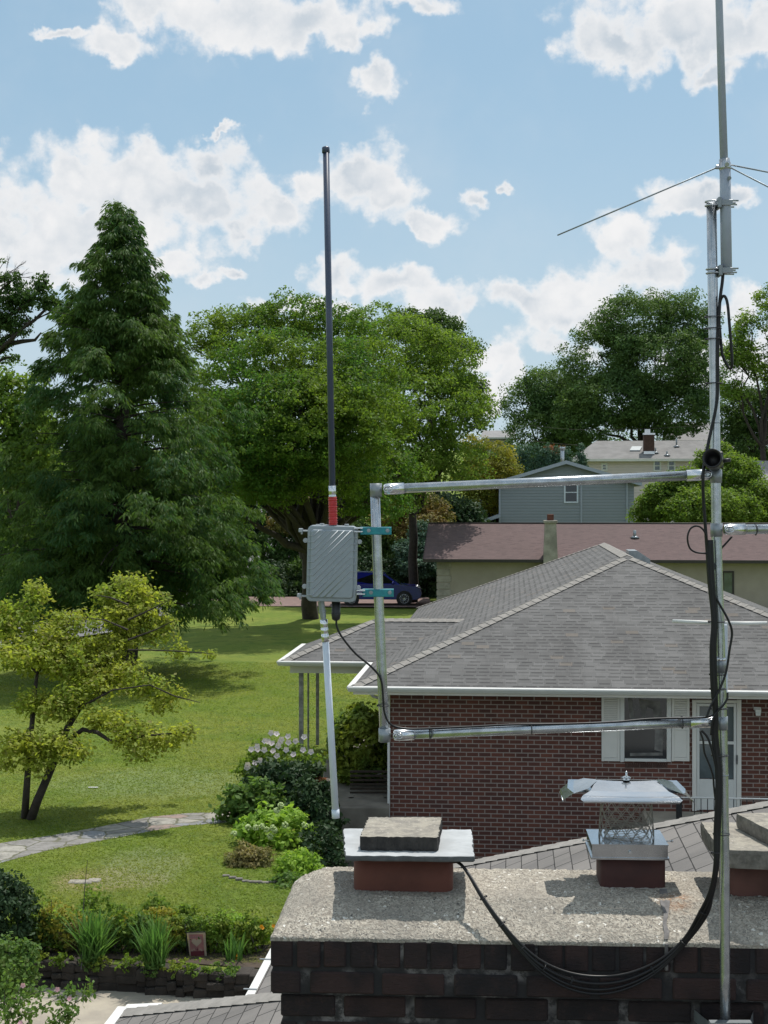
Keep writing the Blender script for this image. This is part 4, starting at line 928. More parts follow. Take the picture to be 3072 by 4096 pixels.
def slope_of(d, n):  # height change per metre stepping sideways on plane with normal n
    return -(n.x * d.x + n.y * d.y) / n.z
def hipcap(mb, a, b, n1, n2, **k):
    d_ = (Vector(b) - Vector(a)).normalized(); s = d_.cross(Vector((0, 0, 1))).normalized()
    c1 = slope_of(s, n1); c2 = slope_of(-s, n2)
    if c1 > c2 and False: pass
    e1, e2 = slope_of(s, n1), slope_of(-s, n2); f1_, f2_ = slope_of(s, n2), slope_of(-s, n1)
    if e1 + e2 > f1_ + f2_: e1, e2 = f1_, f2_
    cap_line(mb, a, b, s1=e1, s2=e2, **k)
def nrm(a, b, c): return (Vector(b) - Vector(a)).cross(Vector(c) - Vector(a)).normalized()
E0 = (-.584, 27.96, 0)
bh = thing('brick_house', 'red brick bungalow next door with a grey shingled hip roof and white gutters', 'house', E0, YH)
BM = FR[bh.name]; BI = BM.inverted()
def hw(px, py, ypl):
    """local point on the plane local-y = ypl seen at px,py"""
    o_ = BI @ Vector((0, 0, CZ)); d_ = (BI @ at(px, py, 10)) - o_; t_ = (ypl - o_.y) / d_.y; return o_ + d_ * t_
ZE = 2.68; WH = 5.57; LR = 8.5; ZR = ZE + 2.26; BK = 2 * WH + LR
A0, A1, A2, A3 = (0, 0, ZE), (2 * WH, 0, ZE), (2 * WH, BK, ZE), (0, BK, ZE); R0, R1 = (WH, WH, ZR), (WH, WH + LR, ZR)
PX0, PY0, PY1 = -2.0, 4.1, 7.8; PZ = ZE + .77; PR0, PR1 = (PX0 + 1.85, 5.95, PZ), (1.9, 5.95, PZ)
mb = MB(); mb.poly(A0, A1, R0); mb.poly(A0, R0, R1, A3); mb.poly(A1, A2, R1, R0); mb.poly(A2, A3, R1)
mb.poly((PX0, PY0, ZE), (0, PY0, ZE), PR1, PR0); mb.poly((PX0, PY1, ZE), (PX0, PY0, ZE), PR0); mb.poly((0, PY1, ZE), (PX0, PY1, ZE), PR0, PR1)
roof = obj('roof', mb, 'shingle_grey', bh, True)
mb = MB(); nf, nl, nr, nb = nrm(A0, A1, R0), nrm(A0, R0, A3), nrm(A1, A2, R0), nrm(A2, A3, R1)
nl = nl if nl.z > 0 else -nl
hipcap(mb, A0, R0, nf, nl); hipcap(mb, A1, R0, nf, nr); hipcap(mb, A3, R1, nb, nl); cap_line(mb, R1, R0, s1=-.4, s2=-.4)
obj('ridge_cap', mb, 'ridge_shingle', roof, True); mb = MB()
pf = nrm((PX0, PY0, ZE), (0, PY0, ZE), PR1); pl_ = nrm((PX0, PY1, ZE), (PX0, PY0, ZE), PR0)
hipcap(mb, (PX0, PY0, ZE), PR0, pf, pl_); cap_line(mb, PR1, PR0, s1=-.4, s2=-.4)
obj('ridge_cap', mb, 'ridge_shingle', roof, True)
mb = MB(); q = hw(2592, 2214, 8.0); mb.prism([Vector((5.75, 7.5, 4.83)), Vector((6.25, 7.5, 4.63)), Vector((6.25, 7.5, 4.78)), Vector((5.95, 7.5, 4.98)), Vector((5.75, 7.5, 4.98))], (0, .9, 0)); obj('roof_vent', mb, 'galv_dull', roof, True)
def gutter(mb, a, b, out, k_=1.0):
    a = Vector(a); b = Vector(b); o_ = Vector(out) * k_
    prof = [(0, .012), (.105, .012), (.118, .0), (.112, -.03), (.075, -.085), (.0, -.09)]
    vs = [p + o_ * u + Vector((0, 0, v)) for p in (a, b) for (u, v) in prof]; n = len(prof)
    mb.add(vs, [(i, i + 1, n + i + 1, n + i) for i in range(n - 1)] + [(n, 0, n - 1, 2 * n - 1)] + [tuple(range(n)), tuple(range(n, 2 * n))])
    mb.fix = True
mb = MB(); gutter(mb, (-.09, -.02, ZE - .01), (2 * WH, -.02, ZE - .01), (0, -1, 0)); gutter(mb, (-.0, -.09, ZE - .01), (-.0, PY0 - .12, ZE - .01), (-1, 0, 0)); obj('gutter', mb, 'white_paint', bh, True)
mb = MB(); gutter(mb, (PX0 - .09, PY0 - .02, ZE - .01), (-.12, PY0 - .02, ZE - .01), (0, -1, 0)); gutter(mb, (PX0, PY0 - .09, ZE - .01), (PX0, PY1, ZE - .01), (-1, 0, 0)); obj('gutter', mb, 'white_paint', bh, True)
mb = MB(); mb.box(.0, .0, ZE - .16, 2 * WH, .03, ZE - .02); mb.box(.03, .03, ZE - .155, 2 * WH, .62, ZE - .135); mb.box(.0, .03, ZE - .16, .028, PY0, ZE - .02); mb.box(.03, .62, ZE - .155, .62, BK, ZE - .135); mb.box(.645, .622, ZE - .24, 2 * WH - .6, .64, ZE - .157); obj('soffit', mb, 'cream_paint', bh, True)
mb = MB(); mb.box(PX0 + .12, PY0 + .3, ZE - .30, -.02, PY0 + .42, ZE - .12); mb.box(PX0 + .12, PY0 + .42, ZE - .30, PX0 + .24, PY1 - .3, ZE - .12); mb.box(PX0 + .02, PY0 + .02, ZE - .12, .0, PY1, ZE - .10); obj('porch_beam', mb, 'cream_paint', bh, True)
mb = MB(); mb.box(.65, .65, -1.4, 2 * WH - .6, .85, ZE - .13); mb.box(.65, .85, -1.4, .85, BK - .6, ZE - .13); obj('wall', mb, 'brick_house', bh, True)
mb = MB(); mb.box(.60, .60, -.9, .645, .68, ZE - .2); mb.tube([(.3, -.05, ZE - .08), (.36, .2, ZE - .22), (.6, .58, ZE - .34)], .03, 8); obj('downspout', mb, 'white_paint', bh, True)
mb = MB(); mb.box(.654, 8.6, .3, .66, 9.4, 1.5); 
YW = .65
def rect(px0, py0, px1, py1, y0, y1, mb, bev=.004):
    a = hw(px0, py0, YW); b = hw(px1, py1, YW); mb.bevbox(min(a.x, b.x), y0, min(a.z, b.z), max(a.x, b.x), y1, max(a.z, b.z), bev)
# window with shutters
mb = MB(); rect(2480, 2786, 2497, 3046, YW - .05, YW - .002, mb); rect(2666, 2786, 2684, 3046, YW - .05, YW - .002, mb); rect(2498, 3032, 2665, 3046, YW - .06, YW - .002, mb); rect(2498, 2786, 2665, 2790, YW - .05, YW - .002, mb); rect(2498, 2905, 2665, 2914, YW - .035, YW - .002, mb)
wn = obj('window', mb, 'white_paint', bh, True)
mb = MB(); rect(2497, 2786, 2666, 3036, YW - .01, YW - .003, mb, .001); obj('pane', mb, 'glass_dark', wn, True)
mb = MB()
for pts in (((2556, 2795), (2640, 2806), (2654, 2905), (2618, 2905), (2612, 2838), (2588, 2828), (2576, 2905), (2570, 2905)), ((2512, 2792), (2528, 2792), (2540, 2905), (2522, 2905)), ((2620, 2915), (2655, 2915), (2650, 3008), (2618, 3000)), ((2520, 3012), (2650, 3010), (2652, 3022), (2520, 3024))):
    P = [hw(x, y, YW - .0125) for x, y in pts]; mb.prism(P, (0, .002, 0))
obj('curtain', mb, 'curtain', wn, True)
for (x0, x1) in ((2406, 2479), (2686, 2757)):
    mb = MB(); rect(x0, 2780, x0 + 10, 3044, YW - .04, YW - .002, mb); rect(x1 - 10, 2780, x1, 3044, YW - .04, YW - .002, mb); rect(x0 + 10, 3030, x1 - 10, 3044, YW - .038, YW - .002, mb); rect(x0 + 10, 2905, x1 - 10, 2920, YW - .038, YW - .002, mb)
    for k in range(17): yy = 2783 + k * 7.2; rect(x0 + 10, yy, x1 - 10, yy + 6.6, YW - .032, YW - .004, mb, .003)
    rect(x0 + 10, 2920, x1 - 10, 3030, YW - .030, YW - .004, mb, .003)
    obj('shutter', mb, 'cream_paint', bh, True)
mb = MB()
for k in range(20): rect(2500 + k * 8.6, 3050, 2507 + k * 8.6, 3071, YW - .012, YW + .02, mb, .002)
obj('window_sill', mb, 'brick_far', bh, True)
# door
mb = MB(); rect(2768, 2798, 2785, 3242, YW - .05, YW - .002, mb); rect(2946, 2798, 2964, 3242, YW - .05, YW - .002, mb); rect(2785, 2798, 2946, 2812, YW - .05, YW - .002, mb); obj('door_frame', mb, 'cream_paint', bh, True)
mb = MB(); rect(2786, 2813, 2797, 3240, YW - .035, YW - .004, mb); rect(2934, 2813, 2945, 3240, YW - .035, YW - .004, mb); rect(2797, 2813, 2934, 2826, YW - .035, YW - .004, mb); rect(2797, 2963, 2934, 2977, YW - .035, YW - .004, mb); rect(2797, 3115, 2934, 3240, YW - .033, YW - .004, mb)
rect(2797, 3120, 2934, 3128, YW - .036, YW - .0335, mb)
dr = obj('door', mb, 'white_paint', bh, True); mb = MB(); rect(2797, 2826, 2934, 2963, YW - .012, YW - .005, mb, .001); obj('pane', mb, 'glass_sky', dr, True); mb = MB(); rect(2797, 2977, 2934, 3115, YW - .012, YW - .005, mb, .001); obj('pane', mb, 'glass_sky', dr, True)
mb = MB(); rect(2944, 3018, 2948, 3055, YW - .08, YW - .035, mb, .004); obj('handle', mb, 'iron', dr, True)
mb = MB(); a = hw(3029, 2834, YW); mb.bevbox(a.x - .07, YW - .03, a.z - .03, a.x + .07, YW - .002, a.z + .03, .01); mb.prism([Vector((a.x - .055, YW - .13, a.z)), Vector((a.x + .055, YW - .13, a.z)), Vector((a.x + .04, YW - .12, a.z - .12)), Vector((a.x - .04, YW - .12, a.z - .12))], (0, .09, 0)); obj('porch_light', mb, 'white_paint', bh, True)
mb = MB(); a = hw(2760, 3246, YW); mb.bevbox(a.x - .9, YW - 1.3, -.95, a.x + 3.2, YW - .003, a.z, .01); obj('door_step', mb, 'patio_mat', bh, True)
YR = YW - 1.25; za = hw(2730, 3190, YR).z
rl_ = thing('handrail', 'black iron railing with a pale top rail before the white storm door', 'railing', BM @ Vector((hw(2720, 3250, YR).x, YR, .1)))
def bw(v): return BM @ Vector(v)
x0 = hw(2722, 3190, YR).x; x1 = x0 + 3.4
mb = MB(); mb.tube([bw((x0, YR, za)), bw((x1, YR, za))], .016, 8); obj('top_rail', mb, 'white_paint', rl_)
for k in range(17):
    xx = hw(2778, 3190, YR).x + k * .117; mb = MB(); mb.tube([bw((xx, YR, za - .012)), bw((xx, YR, .1))], .008, 6); obj('baluster', mb, 'iron', rl_)
mb = MB(); p = hw(2716, 3185, YR); mb.bevbox(0, 0, 0, .001, .001, .001, .0001); mb = MB(); M_ = BM; mb.box(p.x - .05, YR - .05, -.9, p.x + .05, YR + .05, za, M_); obj('post', mb, 'iron', rl_)
# porch posts
for (px, D_, r_, m_, lb) in ((1205, 32.55, .05, 'wood_dark', 'front'), (1270, 35.4, .038, 'bark_grey', 'rear'), (1233, 34.0, .022, 'galv_dull', 'pipe')):
    mb = MB(); a = at(px, 2690, D_); mb.bevbox(a.x - r_, a.y - r_, .3, a.x + r_, a.y + r_, ZE - .13, .006); o = obj('porch_post', mb, m_, bh)
simple('old_post', (.34, .33, .31), .9, 0, var=.5, scale=8)
for o in bh.children:
    if o.name.startswith('porch_post'): o.data.materials[0] = MATS['old_post']

# ================================================================== own roofs (below the viewer)
def west_roof(name, label, A, B, gx, near, gz, yaw_dir=Vector((.06, .998, 0))):
    """plane falling to the left, hip from A (far/low) up to B (near/high), gutter along its left edge"""
    th_ = thing(name, label, 'roof', (A.x, A.y, gz)); return th_
A_ = at(1850, 3452, 13.0); B_ = at(3072, 3237, 10.9); dv = (B_ - A_)
hr = thing('own_roof', 'weathered grey shingle roof right behind the chimney, with a slanting hip ridge', 'roof', A_)
vd = Vector((.087, .996, 0)); sl = .42; us = Vector((.996, -.087, 0))
def plane_pt(s, t_):  # s across (up slope), t depth from A
    return A_ + us * s + vd * t_ + Vector((0, 0, sl * s))
# hip line in (s,t): goes up towards the viewer
ds = dv.dot(us); dt = dv.dot(vd); sE = -(A_.z - 2.40) / sl
tE = sE * dt / ds
Pe = plane_pt(sE, tE); Pb = plane_pt(ds * 1.5, dt * 1.5); Pc = plane_pt(ds * 1.5, -8.5); Pd = plane_pt(sE, -2.15 - 0.0)
mb = MB(); mb.poly(plane_pt(sE, -24), plane_pt(ds * 1.5, -24), plane_pt(ds * 1.5, dt * 1.5), Pe); mb.poly(plane_pt(ds * 1.5, -24), plane_pt(ds * 1.5, -24) + us * 9 - Vector((0, 0, 2.5)), Pb + us * 9 - Vector((0, 0, 2.5)), Pb); n1 = nrm(plane_pt(sE, -3.2), plane_pt(ds * 1.5, -3.2), Pb)
far_n = Vector((.087 * .42, .996 * .42, 1)).normalized()
fe = Pe; mb.poly(Pe, Pb, Pb + us * 6, Pe + us * 12); obj('shingles', mb, 'shingle_own', hr)
mb = MB(); hipcap(mb, Pe, Pb, n1, far_n, wdt=.13, step=.14, thick=.007); obj('ridge_cap', mb, 'ridge_shingle', hr)
mb = MB(); mb.box(Pe.x + .5, Pe.y - 6, -.95, Pe.x + .6, Pe.y - .5, 2.3); mb.box(Pe.x + .6, Pe.y - .6, -.95, Pe.x + 8, Pe.y - .5, 2.3); obj('wall', mb, 'white_paint', hr)
ga = at(1084, 3752, 12.75); gb = at(948, 4012, 11.0); gd = (ga - gb).normalized()
G0 = Pe + Vector((0, 0, 0)); 
mb = MB(); gutter(mb, plane_pt(sE, -24) - us * .0, Pe + vd * .02, -us, .62); obj('gutter', mb, 'white_paint', hr)
mb = MB()
for k in range(3): p = plane_pt(sE, -.8 - k * .75) + Vector((0, 0, .014)); mb.box(-.105, -.012, 0, .0, .012, .004, Matrix.Translation(p) @ Matrix.Rotation(-R(5), 4, 'Z'))
obj('gutter_strap', mb, 'galv_dull', hr)
# lower roof corner at the bottom edge
C0 = at(505, 4038, 11.3); h2 = thing('lower_roof', 'corner of a lower grey shingle roof with a white gutter at the bottom left', 'roof', C0)
def q2(s, t_): return C0 + us * s + vd * t_ + Vector((0, 0, sl * s))
mb = MB(); mb.poly(q2(0, -3), q2(3.0, -3), q2(2.6, -2.6 + .3), q2(0, 0)); n2 = nrm(q2(0, -3), q2(3, -3), q2(2.6, -2.3)); mb.poly(q2(0, 0), q2(2.6, -2.3), q2(0, 0) + us * 6 + vd * .01); obj('shingles', mb, 'shingle_own', h2)
mb = MB(); hipcap(mb, q2(0.02, -.02), q2(2.6, -2.3), n2, far_n, wdt=.14, step=.14, thick=.007); obj('ridge_cap', mb, 'ridge_shingle', h2)
mb = MB(); gutter(mb, q2(0, -3), q2(0, .03), -us, .7); gutter(mb, q2(-.02, .0), q2(.25, .02) - Vector((0, 0, .1)), vd); obj('gutter', mb, 'white_paint', h2)
mb = MB(); p = q2(.4, -4); mb.box(p.x, p.y, -.03, p.x + .1, C0.y - .4, 2.2); obj('wall', mb, 'white_paint', h2)

# ================================================================== houses behind
def house(name, label, org, yaw=YH): th_ = thing(name, label, 'house', org, yaw); return th_, FR[th_.name], FR[th_.name].inverted()
def lw(I, px, py, ypl):
    o_ = I @ Vector((0, 0, CZ)); d_ = (I @ at(px, py, 10)) - o_; t_ = (ypl - o_.y) / d_.y; return o_ + d_ * t_
mh, MM, MI = house('stucco_house', 'long tan stucco house with a maroon shingle roof and a tapered stucco chimney', (2.02, 76, 0))
mb = MB(); ZE2 = 3.0; mb.poly((0, 0, ZE2), (30, 0, ZE2), (30, 5, 4.74), (0, 5, 4.74)); mb.poly((30, 10, ZE2), (0, 10, ZE2), (0, 5, 4.74), (30, 5, 4.74)); rf = obj('roof', mb, 'shingle_maroon', mh, True)
mb = MB(); mb.box(0, -.06, ZE2 - .16, 30, -.0, ZE2 - .0); mb.box(-.03, 0, ZE2 - .15, -.002, .02, ZE2); mb.prism([Vector((-.03, -.05, ZE2 - .16)), Vector((-.03, 5, 4.74 - .16)), Vector((-.03, 5, 4.75)), Vector((-.03, -.05, ZE2 + .01))], (.028, 0, 0)); mb.tube([(0, 5, 4.76), (30, 5, 4.76)], .05, 6); mb.box(0, .0, ZE2 - .16, 30, .7, ZE2 - .14); obj('fascia', mb, 'dark_trim', mh, True)
mb = MB(); mb.box(.7, .7, -.2, 30, .9, ZE2 - .15); mb.box(.7, .9, -.2, .9, 9.3, ZE2 - .15); mb.prism([Vector((.702, .9, ZE2 - .14)), Vector((.702, 5, 4.6)), Vector((.702, 9.1, ZE2 - .14))], (.1, 0, 0)); obj('wall', mb, 'stucco', mh, True)
mb = MB()
for k in range(8):
    z_ = -.05 + k * .36; mb.bevbox(.655, .66, z_ + .03, .70 + (.72 if k % 2 else .66), .698, z_ + .35, .015)
obj('quoin', mb, 'stucco_chimney', mh, True)
def win(I, th_, px0, py0, px1, py1, ypl, fm, gm, fr=.07, bars=()):
    a = lw(I, px0, py0, ypl); b = lw(I, px1, py1, ypl); mb = MB()
    x0, x1, z0, z1 = a.x, b.x, b.z, a.z
    mb.box(x0, ypl - .06, z0, x0 + fr, ypl - .003, z1); mb.box(x1 - fr, ypl - .06, z0, x1, ypl - .003, z1); mb.box(x0 + fr, ypl - .06, z1 - fr, x1 - fr, ypl - .003, z1); mb.box(x0 + fr, ypl - .06, z0, x1 - fr, ypl - .003, z0 + fr)
    for f in bars: zz = z0 + (z1 - z0) * f; mb.box(x0 + fr, ypl - .05, zz - fr * .3, x1 - fr, ypl - .004, zz + fr * .3)
    o = obj('window', mb, fm, th_, True); mb = MB(); mb.box(x0 + fr * .8, ypl - .02, z0 + fr * .8, x1 - fr * .8, ypl - .0035, z1 - fr * .8); obj('pane', mb, gm, o, True); return o
win(MI, mh, 2888, 2284, 2936, 2380, .7, 'dark_trim', 'glass_sky', .09); win(MI, mh, 2640, 2284, 2703, 2380, .7, 'dark_trim', 'glass_sky', .09)
a = lw(MI, 2177, 2200, -.2); b = lw(MI, 2228, 2200, -.2); zt_ = lw(MI, 2200, 2082, -.2).z; cxm = (a.x + b.x) / 2
mb = MB(); V = []
for (w_, d_, z_) in ((.40, .42, 0), (.36, .40, 3.2), (.29, .34, zt_ - .14)): V += [(cxm - w_, .25 - d_, z_), (cxm + w_, .25 - d_, z_), (cxm + w_, .25 + d_, z_), (cxm - w_, .25 + d_, z_)]
mb.add(V, [(k * 4 + i, k * 4 + (i + 1) % 4, (k + 1) * 4 + (i + 1) % 4, (k + 1) * 4 + i) for k in range(2) for i in range(4)] + [(8, 9, 10, 11)]); mb.bevbox(cxm - .36, -.15, zt_ - .14, cxm + .36, .65, zt_, .02); ch = obj('chimney', mb, 'stucco_chimney', rf, True)
mb = MB(); mb.bevbox(cxm - .17, .08, zt_, cxm + .17, .42, zt_ + .32, .02); obj('chimney_pot', mb, 'clay_flue', mh, True)
a = lw(MI, 2539, 2143, 3.0); mb = MB(); mb.tube([(a.x, 3, 4.0), (a.x, 3, a.z + .3)], .08, 8); mb.tube([(a.x, 3, 4.02), (a.x, 3, 4.14)], [.28, .1], 8); obj('vent_pipe', mb, 'galv_dull', mh, True)

# grey clapboard house
gh, GM_, GI = house('clapboard_house', 'two-storey blue-grey clapboard house, its low gable facing the viewer', (12.25, 100, 0))
pk = lw(GI, 2255, 1843, 0); l0 = lw(GI, 1995, 1925, 0); r0 = lw(GI, 2536, 1925, 0); ze = l0.z; hw_ = (r0.x - l0.x) / 2; cxg = (r0.x + l0.x) / 2
mb = MB(); mb.box(l0.x, 0, .5, r0.x, 11, ze); mb.prism([Vector((l0.x, 0, ze)), Vector((r0.x, 0, ze)), Vector((cxg, 0, pk.z - .14))], (0, 11, 0)); obj('wall', mb, 'siding_blue', gh, True)
mb = MB()
for s_ in (-1, 1):
    mb.prism([Vector((cxg, -.4, pk.z)), Vector((cxg + s_ * (hw_ + .5), -.4, ze - .12)), Vector((cxg + s_ * (hw_ + .5), -.4, ze - .34)), Vector((cxg, -.4, pk.z - .22))], (0, 11.8, 0))
grf = obj('roof', mb, 'roof_far_a', gh, True); mb = MB()
for s_ in (-1, 1): mb.prism([Vector((cxg, -.45, pk.z + .02)), Vector((cxg + s_ * (hw_ + .5), -.45, ze - .10)), Vector((cxg + s_ * (hw_ + .5), -.45, ze - .34)), Vector((cxg, -.45, pk.z - .22))], (0, .045, 0))
obj('rake_board', mb, 'radome_grey', grf, True)
win(GI, gh, 2256, 1930, 2313, 2012, 0, 'radome_white', 'glass_dark', .1, (.52,))
for (px_, za_, zb_, nm_) in ((2325, 1.5, ze + .35, 'downspout'), (1999, 2.8, ze, 'corner_board'), (2508, 1.5, ze, 'downspout')):
    mb = MB(); a = lw(GI, px_, 1950, 0); mb.box(a.x - .05, -.08, za_, a.x + .06, -.003, zb_); obj(nm_, mb, 'radome_grey', gh, True)
mb = MB(); a = lw(GI, 2000, 2055, -.4); b = lw(GI, 1925, 2082, -.4); mb.prism([Vector((a.x, -.4, a.z)), Vector((b.x, -.4, b.z)), Vector((b.x, -.4, b.z - .2)), Vector((a.x, -.4, a.z - .25))], (0, 8, 0)); obj('side_eave', mb, 'radome_grey', gh, True)
mb = MB(); a = lw(GI, 2250, 1790, 3); mb.tube([(a.x, 3, 8.0), (a.x, 3, a.z)], .13, 10); mb.tube([(a.x, 3, a.z - .15), (a.x, 3, a.z + .04)], .19, 10); obj('flue_pipe', mb, 'galv', gh, True)

# cream house up the hill
xh, XM, XI = house('cream_house', 'cream two-storey house on the hill with a grey roof and a stubby brick chimney', (16.5, 130, 0))
x0 = lw(XI, 2287, 1840, 0).x; x1 = lw(XI, 3012, 1840, 0).x; ze3 = lw(XI, 2500, 1836, 0).z; zr3 = lw(XI, 2500, 1763, 5.2).z; xa, xb = lw(XI, 2384, 1765, 5.2).x, lw(XI, 2925, 1757, 5.2).x
mb = MB(); mb.poly((x0, 0, ze3), (x1, 0, ze3), (xb, 5.2, zr3), (xa, 5.2, zr3)); mb.poly((x0, 10.4, ze3), (x0, 0, ze3), (xa, 5.2, zr3)); mb.poly((x1, 0, ze3), (x1, 10.4, ze3), (xb, 5.2, zr3)); mb.poly((x1, 10.4, ze3), (x0, 10.4, ze3), (xa, 5.2, zr3), (xb, 5.2, zr3)); xr = obj('roof', mb, 'roof_far_a', xh, True)
mb = MB(); mb.box(x0 - .05, -.12, ze3 - .2, x1, .0, ze3 + .02); mb.box(x0, .0, ze3 - .2, x1, .5, ze3 - .17); obj('gutter', mb, 'cream_paint', xh, True)
mb = MB(); mb.box(x0 + .9, .5, 2, x1 - 1.5, 10, ze3 - .17); obj('wall', mb, 'siding_cream', xh, True)
for (a, b, c, d) in ((2405, 1852, 2430, 1884), (2613, 1840, 2645, 1886), (2670, 1840, 2702, 1886), (2560, 1842, 2600, 1886)): 
    if a != 2560: win(XI, xh, a, b, c, d, .5, 'white_paint', 'glass_sky', .14, (.5,))
mb = MB(); a = lw(XI, 2574, 1740, 1.6); b = lw(XI, 2616, 1818, 1.6); mb.box(a.x, 1.2, 9.2, b.x, 2.1, a.z); xc = obj('chimney', mb, 'brick_far', xr, True); mb = MB(); mb.box(a.x - .06, 1.12, a.z + .003, b.x + .06, 2.18, a.z + .16); mb.box(a.x + .1, 1.35, a.z + .16, b.x - .35, 1.95, a.z + .5); mb.box(a.x - .02, 1.14, b.z + .02, b.x + .02, 1.195, b.z + .28); obj('chimney_cowl', mb, 'steel_sheet', xh, True)
mb = MB(); a = lw(XI, 2519, 1806, 2.0); b = lw(XI, 2556, 1790, 3.0); sk = (zr3 - ze3) / 5.2; mb.prism([Vector((a.x, 2.1, ze3 + sk * 2.1 + .02)), Vector((b.x, 2.1, ze3 + sk * 2.1 + .02)), Vector((b.x + .3, 3.2, ze3 + sk * 3.2 + .02)), Vector((a.x + .3, 3.2, ze3 + sk * 3.2 + .02))], (0, 0, .1)); obj('skylight', mb, 'galv_dull', xh, True)
for (px, yy_, h_) in ((2622, 1.6, .5), (2668, .9, .4), (2706, 3.4, .8)):
    a = lw(XI, px, 1800, yy_); mb = MB(); z_ = ze3 + sk * yy_; mb.tube([(a.x, yy_, z_), (a.x, yy_, z_ + h_)], .07, 6); mb.tube([(a.x, yy_, z_ - .02), (a.x, yy_, z_ + .14)], [.34, .1], 6); obj('vent_pipe', mb, 'galv_dull', xh, True)
def backhouse(name, label, D, pxs, ye, yr, wm, rm, run=4, drop=5, gable=None):
    th_, M_, I_ = house(name, label, (at(pxs[0], 1980, D).x, D, 0)); ze_ = lw(I_, pxs[0], ye, 0).z; zr_ = lw(I_, pxs[0], yr, run).z
    x0, x1 = lw(I_, pxs[0], ye, 0).x, lw(I_, pxs[1], ye, 0).x; mb = MB(); mb.poly((x0, 0, ze_), (x1, 0, ze_), (x1, run, zr_), (x0, run, zr_)); mb.poly((x1, 2 * run, ze_), (x0, 2 * run, ze_), (x0, run, zr_), (x1, run, zr_)); obj('roof', mb, rm, th_, True)
    mb = MB(); mb.box(x0 + .3, .3, ze_ - drop, x1 - .3, 2 * run - .3, ze_ - .1)
    for xq in (x0 + .28, x1 - .32): mb.prism([Vector((xq, .2, ze_ - .09)), Vector((xq, run, zr_ - .12)), Vector((xq, 2 * run - .2, ze_ - .09))], (.04, 0, 0))
    obj('wall', mb, wm, th_, True); mb = MB(); mb.box(x0, -.1, ze_ - .14, x1, -.0, ze_ + .01); obj('gutter', mb, 'white_paint', th_, True); return th_, I_
b1, I1 = backhouse('far_house', 'distant beige house with a pale grey roof seen between the two tree groups', 160, (1925, 2062), 1750, 1722, 'siding_beige', 'roof_far_b'); win(I1, b1, 2024, 1752, 2042, 1786, .3, 'white_paint', 'glass_sky', .15)
b2, I2 = backhouse('far_house', 'far house with a pale roof just above the cream house roof ridge', 150, (2690, 2905), 1762, 1690, 'siding_beige', 'roof_far_b', 6, 5)
b3, I3 = backhouse('far_house', 'grey-roofed house cut off at the right edge behind the leafy bushes', 112, (3015, 3400), 1955, 1843, 'siding_cream', 'roof_far_b', 5, 3)

# ================================================================== blue car
cr_ = thing('parked_car', 'dark blue sport utility vehicle parked on the reddish driveway, nose to the right', 'car', at(1555, 2410, 80.3), 0)
CC = Vector(cr_.location); CC.z = terr(0, 80) + .05; cr_.location = CC; FR[cr_.name] = Matrix.Translation(CC)
k_ = 80.3 / F; xf = (1686 - CX) * k_ - CC.x; xr_ = xf - 4.75
def cs(x, z): return Vector((xf - x, 0, z))
lower = [(0.05, .42), (0.0, .62), (.03, .80), (.10, .93), (.35, 1.03), (1.15, 1.12), (1.35, 1.14), (4.55, 1.16), (4.72, 1.05), (4.75, .55), (4.68, .34), (.25, .30)]
def carside(pts, y0, y1, inset=.05):
    mb = MB(); n = len(pts); c = sum((Vector((xf - p[0], 0, p[1])) for p in pts), Vector()) / n; rings = []
    for (y, s_) in ((y0, 1 - inset), (y0 + .12, 1), (y1 - .12, 1), (y1, 1 - inset)):
        rings.append([Vector((c.x + (xf - p[0] - c.x) * (s_ * .5 + .5), y, c.z + (p[1] - c.z) * s_)) for p in pts])
    loft(mb, rings, False); return mb
obj('body', carside(lower, -.93, .93), 'car_paint', cr_, True)
cabin = [(1.15, 1.10), (1.95, 1.66), (2.25, 1.74), (3.2, 1.79), (4.2, 1.75), (4.62, 1.15)]
mb = MB(); n = len(cabin); rings = []
for (y, s_) in ((-.80, 0.0), (-.66, 1.0), (.66, 1.0), (.80, .0)):
    rings.append([Vector((xf - p[0], y if False else (y * (1 if p[1] < 1.2 else .86)), p[1])) for p in cabin])
mb2 = MB(); V = []
for sg in (-1, 1): V += [Vector((xf - p[0], sg * (.84 if p[1] < 1.2 else .66), p[1])) for p in cabin]
mb2.add(V, [tuple(range(n)), tuple(range(2 * n - 1, n - 1, -1))] + [(i, n + i, n + i + 1, i + 1) for i in range(n - 1)]); mb2.fix = True
obj('cabin', mb2, 'car_paint', cr_, True)
def side_pt(x, z): s_ = (z - 1.1) / .6; return Vector((xf - x, -(.84 - .18 * max(0, min(1, s_))) - .006, z))
for quad in (((1.42, 1.18), (2.02, 1.60), (2.55, 1.66), (2.55, 1.18)), ((2.64, 1.18), (2.64, 1.66), (3.55, 1.68), (3.55, 1.18)), ((3.64, 1.2), (3.64, 1.67), (4.15, 1.64), (4.38, 1.2))):
    mb = MB(); mb.prism([side_pt(x, z) for x, z in quad], (0, .004, 0)); obj('side_window', mb, 'car_glass', cr_, True)
mb = MB(); mb.prism([Vector((xf - 1.2, -.76, 1.145)), Vector((xf - 1.2, .76, 1.145)), Vector((xf - 1.93, .60, 1.655)), Vector((xf - 1.93, -.60, 1.655))], (.012, 0, .012)); obj('windshield', mb, 'car_glass', cr_, True)
